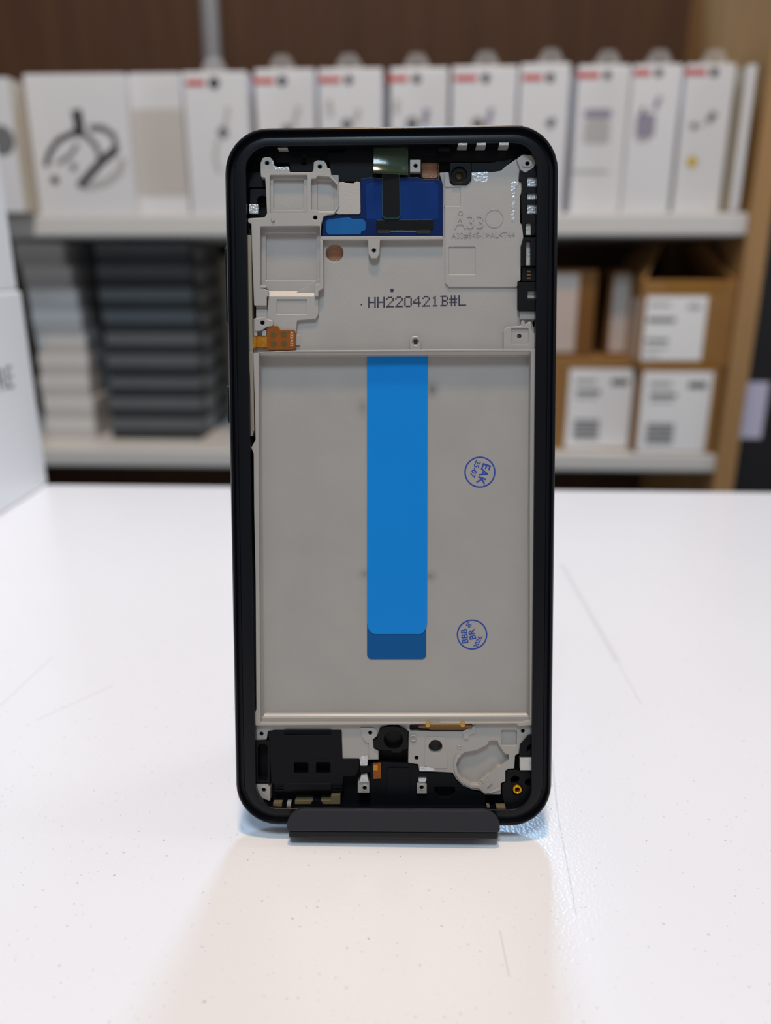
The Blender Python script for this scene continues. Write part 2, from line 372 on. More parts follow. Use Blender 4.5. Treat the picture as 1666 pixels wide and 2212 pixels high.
# boss block near the lens film
al.slab([PR(886, 345, 909, 371, -2.7, 0.1), circle(P(898, 358, -2.7), 0.46, 16)], -2.7, -5.8, 0.08)
# bosses above the tray
al.slab([rounded(PP([(885, 760), (885, 736), (890, 726), (904, 726), (910, 736), (910, 760)], -2.75), 0.7), circle(P(898, 738, -2.75), 0.75, 18)], -2.75, -4, 0.2)
al.tube(P(898, 738, -3.0), 0.8, 0.45, -3.0, -4, 18, 0.1)
al.slab([rounded(PP([(1088, 760), (1088, 714), (1096, 706), (1126, 704), (1126, 692), (1134, 692), (1134, 704), (1140, 696), (1149, 694), (1149, 712), (1156, 722), (1156, 762)], -2.7), 0.4),
         PR(1105, 709, 1142, 742, -2.7, 0.2)], -2.7, -4, 0.12)
al.slab([PR(1103, 707, 1144, 744, -3.0, 0.1), circle(P(1122, 726, -3.0), 0.5, 16)], -3.0, -4, 0.05)

# battery tray: ridge, sloped walls, floor
RT, FLR = -2.1, -4.55
outer = [(547, 762), (640, 757), (1160, 754), (1164, 762), (1171, 762), (1171, 782), (1159, 784), (1156, 930), (1161, 923), (1168, 925), (1167, 946), (1161, 951), (1161, 967), (1157, 991), (1155, 1122), (1162, 1138), (1162, 1157), (1166, 1166), (1165, 1190), (1160, 1193), (1155, 1208),
         (1154, 1287), (1160, 1300), (1160, 1308), (1166, 1315), (1165, 1337), (1160, 1340), (1154, 1360), (1153, 1442), (1157, 1452), (1157, 1463), (1164, 1471), (1164, 1492), (1158, 1495), (1155, 1551), (1153, 1566), (1120, 1568), (1115, 1563),
         (890, 1565), (552, 1567), (550, 1543), (554, 1532), (552, 1250), (549, 1099), (548, 981), (543, 967), (552, 950), (550, 860)]
inn = rounded(PP([(559, 761), (1147, 759), (1145, 1100), (1145, 1557), (1130, 1561), (563, 1562), (559, 1100)], RT), 0.35)
al.slab([rounded(PP(outer, RT), 0.12), inn], RT, -5.8, 0.07)
def ring4(pts, w): return [(*P(x, y, w), w) for x, y in pts]
k0 = [(556, 758), (1150, 756), (1150, 1563), (560, 1564)]
k1 = [(559, 768), (1146, 766), (1144, 1560), (564, 1561)]
k2 = [(565, 772), (1143, 770), (1137, 1540), (575, 1540)]
al.loft([ring4(k0, RT - 0.15), ring4(k1, RT - 0.9), ring4([(563, 770), (1144, 768), (1140, 1543), (571, 1542)], FLR + 0.35), ring4(k2, FLR), ])
al.slab([PR(555, 764, 1150, 1562, FLR, 0)], FLR, -5.8)
# outlying tabs of the ridge with their grey steps
for y0, y1 in ((925, 946), (1168, 1189), (1317, 1336), (1472, 1491), (762, 781)):
    al.slab([PR(1160, y0, 1168, y1, -1.8, 0.1)], -1.8, -5, 0.1)

# metal below the tray
LB = -3.1
low = [(550, 1550), (1152, 1548), (1152, 1586), (1141, 1588), (1124, 1608), (1121, 1628), (1113, 1632), (1111, 1660), (1098, 1661), (1092, 1665), (1092, 1688), (1082, 1692), (1082, 1716), (1046, 1716), (1038, 1708), (1018, 1705), (1000, 1697), (986, 1683),
       (978, 1669), (938, 1667), (906, 1666), (904, 1651), (882, 1648), (883, 1580), (868, 1571), (862, 1566), (840, 1566), (822, 1571), (815, 1590), (806, 1597), (807, 1616), (818, 1622), (818, 1641), (795, 1641), (794, 1655), (778, 1655), (777, 1639), (740, 1639), (738, 1577), (593, 1577), (579, 1580), (576, 1598), (550, 1599)]
motor = [(990, 1637), (1004, 1625), (1029, 1621), (1054, 1608), (1057, 1600), (1075, 1600), (1077, 1608), (1091, 1628), (1100, 1630), (1099, 1642), (1082, 1656), (1075, 1656), (1059, 1672), (1052, 1676), (1038, 1688), (1032, 1694), (1018, 1694), (1000, 1683), (989, 1667), (986, 1650)]
al.slab([rounded(PP(low, LB), 0.25), rounded(PP(motor, LB), 0.4), PR(1083, 1577, 1117, 1611, LB, 0.4), circle(P(941, 1613, LB), 1.62, 30), PR(885, 1564, 1021, 1579, LB, 0.5),
         circle(P(565, 1585, LB), 0.48, 16), circle(P(800, 1583, LB), 0.48, 16), circle(P(900, 1637, LB), 0.5, 16), circle(P(1130, 1579, LB), 0.48, 16)], LB, -5.8, 0.08)
al.slab([rounded(PP([(778, 1572), (806, 1572), (815, 1578), (815, 1590), (806, 1598), (807, 1616), (817, 1622), (817, 1640), (797, 1640), (797, 1606), (788, 1602), (782, 1592)], LB + 0.25), 0.2), circle(P(800, 1583, LB + 0.25), 0.5, 16)], LB + 0.25, LB - 0.1, 0.08)
al.slab([rounded(PP([(984, 1600), (1102, 1596), (1102, 1662), (1030, 1700), (984, 1680)], -4.4), 0.2)], -4.4, -5.8)
al.slab([PR(1080, 1574, 1120, 1614, -3.7, 0)], -3.7, -5.8)
# raised rim round the motor pocket
rimo = [(980, 1650), (984, 1634), (993, 1630), (996, 1634), (990, 1640), (986, 1652), (989, 1668), (1000, 1684), (1018, 1695), (1034, 1696), (1040, 1690), (1060, 1712), (1082, 1700), (1082, 1708), (1060, 1714), (1046, 1714), (1034, 1703), (1016, 1702), (996, 1691), (983, 1672)]
al.slab([rounded(PP(rimo, -2.7), 0.2)], -2.7, -4, 0.12)
al.slab([rounded(PP([(1038, 1687), (1053, 1675), (1066, 1693), (1050, 1707)], -2.9), 0.1)], -2.9, -4, 0.3)
# pad round the dark bore, small studs and steps
al.slab([rounded(PP([(919, 1592), (961, 1592), (962, 1627), (967, 1629), (967, 1660), (940, 1660), (917, 1655)], LB + 0.14), 0.2), circle(P(941, 1613, LB + 0.14), 1.64, 30)], LB + 0.14, LB - 0.2, 0.06)
al.slab([rounded(PP([(998, 1580), (1028, 1566), (1027, 1585), (1014, 1588), (1011, 1598), (1004, 1598)], LB + 0.2), 0.2)], LB + 0.2, LB - 0.2, 0.08)
al.tube(P(992, 1614, LB), 0.5, 0.32, LB + 0.12, LB - 0.1, 20, 0.05)
al.tube(P(893, 1594, LB), 0.8, 0.5, LB + 0.3, LB - 0.1, 20, 0.08)
nt = M['alu'].node_tree; bs = nt.nodes['Principled BSDF']; src = bs.inputs['Base Color'].links[0].from_socket
tcn = nt.nodes.new('ShaderNodeTexCoord'); acc = src
for x, y, ry, st_ in ((934, 842, 34, 0.30), (784, 880, 40, 0.16), (930, 1245, 22, 0.22), (788, 1240, 22, 0.18)):
    c = P(x, y, -4.55)
    mp = nt.nodes.new('ShaderNodeMapping'); mp.vector_type = 'TEXTURE'; mp.inputs['Location'].default_value = (c[0]*MM, c[1]*MM, -0.00455); mp.inputs['Scale'].default_value = (0.0028, ry*0.000105, 0.004)
    nt.links.new(tcn.outputs['Object'], mp.inputs[0])
    gr = nt.nodes.new('ShaderNodeTexGradient'); gr.gradient_type = 'QUADRATIC_SPHERE'; nt.links.new(mp.outputs[0], gr.inputs[0])
    ml = nt.nodes.new('ShaderNodeMath'); ml.operation = 'MULTIPLY'; ml.inputs[1].default_value = st_*2; nt.links.new(gr.outputs['Fac'], ml.inputs[0])
    mm_ = nt.nodes.new('ShaderNodeMix'); mm_.data_type = 'RGBA'; mm_.inputs[7].default_value = rgb('#3a3a3e')
    nt.links.new(ml.outputs[0], mm_.inputs[0]); nt.links.new(acc, mm_.inputs[6]); acc = mm_.outputs[2]
nt.links.new(acc, bs.inputs['Base Color'])
plate = al.build('metal_midplate', M['alu'], root)
al_t.build('cast_lettering', M['alu'], plate)

# separate metal screw tabs
def screw_tab(pts, hole, w, r=0.25):
    s = Shape(); s.slab([rounded(PP(pts, w), r), circle(P(*hole, w), 0.52, 18)], w, -5.7, 0.08)
    s.tube(P(*hole, w), 0.78, 0.52, w + 0.06, w - 0.3, 20, 0.05)
    return s.build('screw_tab', M['alu'], root)
screw_tab([(552, 1694), (578, 1694), (584, 1702), (584, 1731), (566, 1724), (554, 1716)], (570, 1706), -2.8)
screw_tab([(773, 1690), (798, 1690), (798, 1713), (773, 1713)], (788, 1702), -2.9, 0.05)
screw_tab([(901, 1694), (906, 1690), (918, 1690), (922, 1695), (922, 1715), (901, 1715)], (911, 1701), -2.9, 0.1)
def simple(name, m, polys, w, bot, bev=0.05, parent=None):
    s = Shape(); s.slab(polys, w, bot, bev); return s.build(name, m, parent or root)
for pts, w in (([(777, 1636), (795, 1632), (794, 1653), (778, 1654)], -2.7), ([(780, 1675), (793, 1672), (796, 1686), (798, 1691), (774, 1691), (778, 1684)], -2.7), ([(904, 1682), (922, 1682), (920, 1690), (905, 1690)], -2.7)):
    simple('metal_spur', M['alu_bright'], [rounded(PP(pts, w), 0.15)], w, -5.7, 0.1)
# bright scraped areas
simple('scraped_patch', M['alu_bright'], [rounded(PP([(586, 350), (590, 347), (592, 358), (599, 361), (624, 360), (624, 367), (600, 368), (590, 362)], RIM), 0.1)], RIM + 0.03, RIM - 0.2, 0.02)
simple('scraped_patch', M['alu_bright'], [rounded(PP([(1104, 396), (1110, 392), (1118, 393), (1120, 400), (1113, 412), (1112, 470), (1112, 478), (1104, 478), (1106, 440)], PLT), 0.2)], PLT + 0.05, PLT - 0.2, 0.03)
simple('scraped_patch', M['alu_bright'], [rounded(PP([(1018, 373), (1054, 371), (1053, 392), (1036, 393), (1026, 391)], PLT), 0.1)], PLT + 0.03, PLT - 0.2, 0.02)
simple('scraped_patch', M['alu_bright'], [rounded(PP([(907, 1656), (938, 1656), (939, 1666), (906, 1666)], LB), 0.1)], LB + 0.06, LB - 0.2, 0.03)

# dark bores (threads of the screw holes)
bores = [(577, 352, RIM), (691, 360, RIM), (681, 470, RIM), (808, 541, -2.45), (567, 697, -2.4), (898, 738, -2.8), (1122, 726, -2.9), (1140, 353, -2.6), (898, 358, -2.7),
         (565, 1585, LB), (800, 1583, LB), (900, 1637, LB), (1130, 1579, LB), (570, 1706, -2.8), (788, 1702, -2.9), (911, 1701, -2.9)]
for x, y, w in bores:
    s = Shape(); s.tube(P(x, y, w), 0.47, 0.36, w - 0.15, -5.7, 16); s.slab([circle(P(x, y, w), 0.4, 16)], w - 1.2, -5.7)
    s.build('screw_bore', M['hole'], root)
simple('dark_bore', M['bore_gold'], [circle(P(941, 1613, LB), 1.7, 30)], -4.6, -5.7)
simple('ink_dot', M['ink'], [circle(P(847, 627.5, FL), 0.42, 14)], FL + 0.02, FL - 0.1, 0)
simple('ink_dot', M['ink'], [circle(P(781, 658, FL), 0.2, 12)], FL + 0.02, FL - 0.1, 0)

# copper
simple('copper_disc', M['copper'], [circle(P(723, 546, -5.2), 2.2, 28)], -5.2, -5.7)
simple('copper_patch', M['copper'], [PR(909, 330, 948, 387, -5.3, 0.4)], -5.3, -5.7)
simple('gold_lens_seat', M['goldpad'], [circle(P(992, 378, -4.2), 0.95, 20)], -4.2, -5.7)

# silver pad and blue film plateau
simple('silver_pad', M['pad'], [rounded(PP([(732, 394), (742, 393), (746, 395), (764, 396), (770, 392), (778, 393), (779, 458), (776, 462), (730, 462), (725, 459), (733, 448)], -2.5), 0.15)], -2.5, -5.6, 0.05)
FW = -2.75
film = simple('blue_film', M['film'], [rounded(PP([(779, 386), (800, 383), (826, 386), (870, 384), (905, 383), (913, 387), (942, 387), (950, 386), (957, 398), (957, 511), (695, 513), (697, 490), (699, 468), (730, 464), (778, 463)], FW), 0.3)], FW, -5.6, 0.06)
simple('film_bubble', M['film_light'], [rounded(PP([(704, 474), (754, 470), (764, 474), (790, 474), (790, 498), (780, 499), (780, 506), (710, 507), (704, 500)], FW), 0.9)], FW + 0.04, FW - 0.1, 0.02, film)
simple('film_layer', M['film_mid'], [rounded(PP([(789, 398), (826, 392), (826, 474), (792, 474)], FW), 0.5)], FW + 0.03, FW - 0.1, 0.02, film)
simple('film_layer', M['film_mid'], [rounded(PP([(864, 392), (940, 394), (947, 402), (947, 474), (864, 474)], FW), 0.5)], FW + 0.03, FW - 0.1, 0.02, film)
bar = simple('black_bar', M['black_gloss'], [rounded(PP([(813, 475), (937, 474), (937, 496), (930, 497), (931, 502), (900, 503), (898, 499), (846, 499), (843, 504), (816, 504), (813, 500)], FW + 0.1), 0.3)], FW + 0.1, FW - 0.2, 0.05)
for x0, x1 in ((815, 844), (899, 931)):
    simple('bar_slot', M['hole'], [PR(x0, 497, x1, 504.5, FW + 0.12, 0.35)], FW + 0.13, FW - 0.1, 0.03, bar)
simple('bar_edge', M['contact'], [PR(844, 498.4, 899, 499.6, FW + 0.12, 0)], FW + 0.12, FW, 0.02, bar)
# lens film and its dark tongue
gl = Shape()
gw = -1.5
rows = []
for j in range(9):
    t = j/8; row = []
    for i in range(9):
        s_ = i/8
        u, v = P(807 + 75*s_, 303 + 73*t, gw)
        row.append((u, v, -2.9 + 1.45*t**3*(0.7 + 0.5*(1 - s_)) + 0.22*math.sin(3.4*s_ + 1.2)*t))
    rows.append(row)
gl.loft(rows + [[(x, y, z - 0.06) for x, y, z in r] for r in rows[::-1]] + [rows[0]], closed=False)
for a_ in (0, 8):
    pass
gfilm = gl.build('lens_film', M['green'], root, smooth=True)
tong = simple('film_tongue', M['strip'], [rounded(PP([(826, 374), (863, 374), (864, 464), (860, 470), (832, 470), (827, 464)], -2.3), 0.35)], -2.3, -2.75, 0.02)
simple('tongue_edge', M['strip_edge'], [rounded(PP([(825.6, 374), (864, 374), (865, 466), (861, 471.6), (831, 471.6), (826, 466)], -2.36), 0.35)], -2.4, -2.72, 0.02, tong)
simple('lens_pad', M['black_gloss'], [PR(812, 316, 878, 372, -3.0, 0.8)], -3.0, -5.6, 0.2)

# contacts along the frame
def contact(x0, y0, x1, y1, w, sk=0, m='contact', r=0.08):
    s = Shape(); s.slab([rounded(PP([(x0, y0), (x1, y0), (x1 - sk, y1), (x0 - sk, y1)], w), r)], w, w - 1.6, 0.06); return s.build('antenna_contact', M[m], root)
for x in (990, 1030, 1079): 
    contact(x, 304, x + 20, 313.5, -1.15, 0); contact(x - 1, 314, x + 20, 319, -2.6, 1)
contact(599, 316, 620, 322, -2.4, -2); contact(706, 311, 726, 316, -2.4, -1)
for y0, y1 in ((383, 403), (418, 431), (442, 461)): contact(1139, y0, 1163, y1, -3.3, 0, 'alu_bright')
contact(1136, 483, 1147, 508, -3.4, 0); contact(1137, 521, 1146, 574, -3.6, 0); contact(1140, 629, 1155, 645, -3.2, 0)
for y in (587, 594, 601): contact(1139, y - 1.6, 1147, y + 1.6, -2.9, 0, 'goldpad', 0.05)
contact(538, 442, 558, 461, -3.0, 0, 'alu_bright', 0.2)
contact(590, 1734, 609, 1743, -2.4, 0, 'mesh'); contact(620, 1733, 629, 1744, -2.4, 1, 'contact')
contact(1072, 1742, 1092, 1752, -1.6, -2, 'mesh'); contact(1052, 1741, 1058, 1745, -2, 0, 'mesh')
contact(1124, 1637, 1152, 1664, -2.2, 0, 'contact', 0.15)
simple('metal_step', M['alu'], [PR(1123, 672, 1156, 690, -3.0, 0.1)], -3.0, -5.6, 0.06)

# side key board on the left
s = Shape(); s.slab([rounded(PP([(534, 508), (543, 508), (545, 700), (548, 850), (549, 930), (545, 942), (541, 942), (538, 850), (535, 700)], -2.2), 0.1)], -2.2, -5.6, 0.06)
s.slab([rounded(PP([(537, 760), (547, 760), (549, 930), (546, 930)], -1.9), 0.05)], -1.9, -3, 0.05)
kb = s.build('side_key_board', M['keyflex'], root)
for y in (546, 706, 849):
    simple('gold_spring', M['gold'], [PR(525, y - 6, 529, y + 6, -2.0, 0.12)], -2.0, -3.5, 0.08, kb)
simple('side_slot', M['black_deep'], [PR(524, 480, 545, 962, -3.2, 0.2)], -3.4, -5.6)

# orange flex with four pads
fx = Shape(); FXW = -2.55
fx.slab([rounded(PP([(577, 713), (579, 706), (584, 704), (600, 704), (606, 713), (636, 713), (638, 716), (638, 752), (634, 756), (580, 756), (577, 752)], FXW), 0.2)], FXW, FXW - 0.5, 0.04)
flex = fx.build('flex_circuit', M['flex'], root)
s = Shape(); zz = [(540, -2.4), (553, -2.0), (556, -2.5), (566, -2.1), (577, -2.5)]
s.loft([[(*P(x, 727 if x > 545 else 730, z), z) for x, z in zz], [(*P(x, 750 if x > 545 else 755, z), z) for x, z in zz], [(*P(x, 750 if x > 545 else 755, z), z - 0.12) for x, z in zz], [(*P(x, 727 if x > 545 else 730, z), z - 0.12) for x, z in zz], [(*P(x, 727 if x > 545 else 730, z), z) for x, z in zz]], closed=False)
s.build('flex_tail', M['flex_gold'], flex)
for x, y in ((590.5, 723.5), (613, 722), (591.5, 743), (614, 742)):
    s = Shape(); s.slab([circle(P(x, y, FXW), 0.72, 22)], FXW + 0.03, FXW - 0.1, 0.01); s.build('contact_pad', M['goldpad'], flex)
s = Shape(); c = P(630, 732, FXW); add_text(s, 'A33/A73', 0.95, (c[0], c[1], FXW + 0.01), -PI/2 - 0.03, depth=0.015); s.build('flex_print', M['white_print'], flex)

# blue pull tape
TW = FLR + 0.12
tp = Shape(); tp.slab([rounded(PP([(793, 767), (924, 766), (923, 1345), (921, 1357), (911, 1370), (806, 1370), (795, 1357), (793, 1345)], TW + 0.12), [0, 0, 0, 0.6, 1.2, 1.2, 0.6, 0])], TW + 0.12, TW, 0.02)
tape = tp.build('pull_tape', M['tape'], root)
simple('tape_end', M['tape_end'], [rounded(PP([(793, 1320), (921, 1320), (921, 1424), (793, 1424)], TW), [0, 0, 1.1, 1.1])], TW - 0.01, FLR - 0.05, 0.02, tape)
q = Shape(); 
q.loft([[(*P(794, 766, z), z), (*P(923, 765, z), z)] for z in (TW + 0.1, )] + [[(*P(794, 763, RT - 1.2), RT - 1.2), (*P(923, 762, RT - 1.2), RT - 1.2)], [(*P(794, 760.5, RT - 0.4), RT - 0.4), (*P(923, 759.5, RT - 0.4), RT - 0.4)]], closed=False)
q.build('tape_fold', M['film_mid'], tape)

# printed code (dot matrix)
FONT = {'H': '10001 10001 10001 11111 10001 10001 10001', '2': '01110 10001 00001 00010 00100 01000 11111', '0': '01110 10001 10001 10001 10001 10001 01110',
        '4': '00010 00110 01010 10010 11111 00010 00010', '1': '00100 01100 00100 00100 00100 00100 01110', 'B': '11110 01001 01001 01110 01001 01001 11110',
        '#': '01010 01010 11111 01010 11111 01010 01010', 'L': '10000 10000 10000 10000 10000 10000 11111'}
s = Shape()
for k, ch in enumerate('HH220421B#L'):
    x0 = 797 + k*19.5
    for j, row in enumerate(FONT[ch].split()):
        for i, bit in enumerate(row):
            if bit == '1':
                px = x0 + i*3.35; py = 643.5 + j*3.35 - (px - 797)*0.021
                s.slab([circle(P(px, py, FL), 0.205, 8)], FL + 0.015, FL - 0.05)
s.build('printed_code', M['ink'], plate)
# ink stamps
def stamp(cx, cy, r, lines, ang, gap=None):
    s = Shape(); w = FLR + 0.02
    c = P(cx, cy, FLR)
    s.tube(c, r, r - 0.34, w, w - 0.06, 48)
    for t, size, off, a in lines:
        d = Vector((math.cos(a), math.sin(a))); dn = Vector((d.y, -d.x))
        loc = Vector(c) + dn*off[1] + d*off[0]
        add_text(s, t, size, (loc.x, loc.y, w - 0.02), a, depth=0.02, bold=0.022)
    s.build('ink_stamp', M['ink_blue'], plate)
a = math.radians(-109)
stamp(1037, 1020, 3.62, [('EAK', 2.75, (0.1, -0.85), a), ('25-07', 1.75, (-0.3, 1.35), math.radians(-112))], a)
a = math.radians(100)
stamp(1020, 1371, 3.62, [('BBB', 2.1, (-0.2, -1.7), math.radians(96)), ('BR', 2.15, (0.0, 0.1), math.radians(101)), ('2026.', 1.45, (-0.9, 2.0), math.radians(66)), ('80', 1.3, (2.1, 1.3), math.radians(140))], a)

# parts below the tray
sp = Shape(); SW = -2.75
sp.slab([rounded(PP([(579, 1581), (593, 1578), (738, 1578), (740, 1640), (776, 1641), (776, 1660), (768, 1676), (742, 1678), (741, 1694), (592, 1694), (586, 1690), (582, 1610)], SW), 0.3),
         PR(635, 1647, 666, 1671, SW, 0.4), PR(683, 1647, 714, 1671, SW, 0.4), PR(614, 1577, 715, 1588, SW, 0.2)], SW, -5.6, 0.12)
for y, w in ((1696, -3.0), (1702, -3.25), (1708, -3.5)):
    sp.slab([PR(592, y - 3, 740, y + 2, w, 0.2), PR(612, y - 6, 716, y + 6, w, 0)] if False else [PR(592, y - 3, 740, y + 2, w, 0.2)], w, -5.6, 0.15)
sp.slab([PR(613, 1692, 716, 1708, -2.6, 0.2)], -2.6, -5.6, 0.15)
sp.slab([rounded(PP([(622, 1596), (710, 1596), (718, 1608), (718, 1640), (614, 1640), (614, 1608)], SW + 0.06), 0.6)], SW + 0.06, SW - 0.1, 0.06)
sp.build('speaker_module', M['black'], root)
simple('gold_mesh', M['mesh'], [rounded(PP([(637, 1729), (715, 1729), (715, 1718), (735, 1718), (735, 1737), (637, 1737)], -2.9), 0.1)], -2.9, -5.6, 0.03)
simple('mesh_clip', M['black'], [rounded(PP([(671, 1737), (677, 1728), (690, 1728), (698, 1737), (698, 1742), (671, 1742)], -2.4), 0.2)], -2.4, -5, 0.06)
s = Shape(); w = -2.4
s.slab([rounded(PP([(818, 1580), (826, 1571), (852, 1569), (872, 1573), (881, 1580), (881, 1618), (868, 1620), (868, 1626), (848, 1626), (846, 1621), (824, 1620), (807, 1614), (807, 1600), (816, 1594)], w), 0.5), circle(P(850, 1597, w), 2.25, 30)], w, -5.6, 0.15)
s.slab([circle(P(850, 1597, -4.6), 2.4, 30)], -4.6, -5.6)
s.build('jack_housing', M['black_gloss'], root)
s = Shape(); w = -2.75; s.slab([rounded(PP([(806, 1651), (823, 1650), (823, 1682), (807, 1683)], w), 0.1)], w, -4, 0.04); fl2 = s.build('flex_pad', M['flex'], root)
simple('flex_gold_pad', M['flex_gold'], [PR(807, 1653, 816, 1664, w, 0)], w + 0.02, w - 0.1, 0.01, fl2)
# board connector
s = Shape(); s.slab([PR(885, 1563, 1022, 1580, -4.0, 0.3)], -4.0, -5.6); s.build('connector_slot', M['hole'], root)
s = Shape(); w = -2.6
s.slab([rounded(PP([(904, 1567), (918, 1565), (1008, 1565), (1020, 1566), (1020, 1574), (1006, 1574), (1002, 1577), (930, 1577), (926, 1574), (905, 1573)], w), 0.1)], w, -4.2, 0.08)
con = s.build('board_connector', M['bronze'], root)
s = Shape(); s.slab([PR(925, 1561, 1000, 1571, -2.2, 0.1)], -2.2, -3, 0.1); cs = s.build('connector_shell', M['goldpad'], con)
for x in (924, 1000):
    simple('connector_latch', M['gold'], [PR(x - 5, 1560, x + 5, 1571, -2.0, 0.3)], -2.0, -3, 0.25, con)
s = Shape()
for k in range(22):
    x = 930 + k*3.05
    s.slab([PR(x, 1561.5, x + 1.5, 1566, -2.1, 0)], -2.1, -2.6)
s.build('connector_pins', M['gold'], con)
s = Shape(); s.tube(P(1118, 1706, -2.5), 1.05, 0.55, -2.4, -5.6, 30, 0.1); s.build('brass_insert', M['brass'], root)
simple('brass_bore', M['bore_gold'], [circle(P(1118, 1706, -3.9), 0.58, 20)], -4.4, -5.6)

# rear screen glass closing the back of the chassis
bk = Shape(); bk.slab([[(x, y) for x, y, z in rrect(2.6, 0)]], -7.7, -8.2, 0.1); bk.build('front_glass', M['black_gloss'], root)

# ------------------------------------------------------------------ STAND
st = empty('phone_stand'); st.matrix_world = root.matrix_world.copy()
tag(st, 'charcoal phone stand whose low front lip holds the phone', 'phone stand')
def lipw(t): return 1.4
l0, l1 = P(620, 1770, 1.5)[0], P(1080, 1770, 1.5)[0]
vt, vb = P(850, 1749, 1.8)[1], P(850, 1797, 1.8)[1]
lip = Shape()
rl = 4.0; lo = [(l0 + 0.5, vb), (l0 + 0.15, vb + 0.15), (l0, vb + 0.5)] + [(l0 + rl - rl*math.cos(a), vt - rl + rl*math.sin(a)) for a in [PI/2*k/9 for k in range(10)]] + \
     [(l1 - rl + rl*math.sin(a), vt - rl + rl*math.cos(a)) for a in [PI/2*k/9 for k in range(10)]] + [(l1, vb + 0.5), (l1 - 0.15, vb + 0.15), (l1 - 0.5, vb)]
lip.slab([lo], 2.0, 0.6, 0.35)
lip.build('front_lip', M['stand'], st)
ld = Shape(); vbb = -H/2
ld.slab([rounded([(l0 + 0.3, -9.5), (l1 - 0.3, -9.5), (l1 - 0.3, 1.7), (l0 + 0.3, 1.7)], 0.8)], vbb - 0.25, vbb - 1.9, 0.3)
bmesh.ops.transform(ld.bm, matrix=Matrix(((1, 0, 0, 0), (0, 0, 1, 0), (0, 1, 0, 0), (0, 0, 0, 1))), verts=ld.bm.verts)
ld.build('ledge', M['stand_dark'], st)
bp = Shape(); bp.slab([rounded([(-24, vbb - 2), (24, vbb - 2), (24, vbb + 70), (-24, vbb + 70)], 6)], -8.9, -10.4, 0.3)
bp.build('back_rest', M['stand_dark'], st)
# foot: level plate on the counter behind the ledge with a short riser
bl = st.matrix_world @ Vector((0, (vbb - 2.0)*MM, -9.0*MM))
ft = Shape(); 
yb = bl.y
ft.slab([rounded([(-26, yb/MM - 1), (26, yb/MM - 1), (26, yb/MM + 62), (-26, yb/MM + 62)], 5)], 1.6, 0.05, 0.2)
foot = ft.build('foot_plate', M['stand_dark'], None)
ri = Shape(); top = st.matrix_world @ Vector((0, (vbb + 30)*MM, -10.2*MM))
ri.loft([[(x, yb/MM + 40 + d, 1.2), (x, top.y/MM + d, top.z/MM)] for x, d in ((-20, 0), (20, 0), (20, 2), (-20, 2), (-20, 0))], closed=False)
riser = ri.build('support_arm', M['stand_dark'], None)
rj = Shape(); rj.box((-24, yb/MM - 1, 0.8), (24, yb/MM + 1.5, bl.z/MM + 1.0)); front_r = rj.build('front_riser', M['stand_dark'], None)
for o in (foot, riser, front_r):
    o.parent = st; o.matrix_parent_inverse = st.matrix_world.inverted()

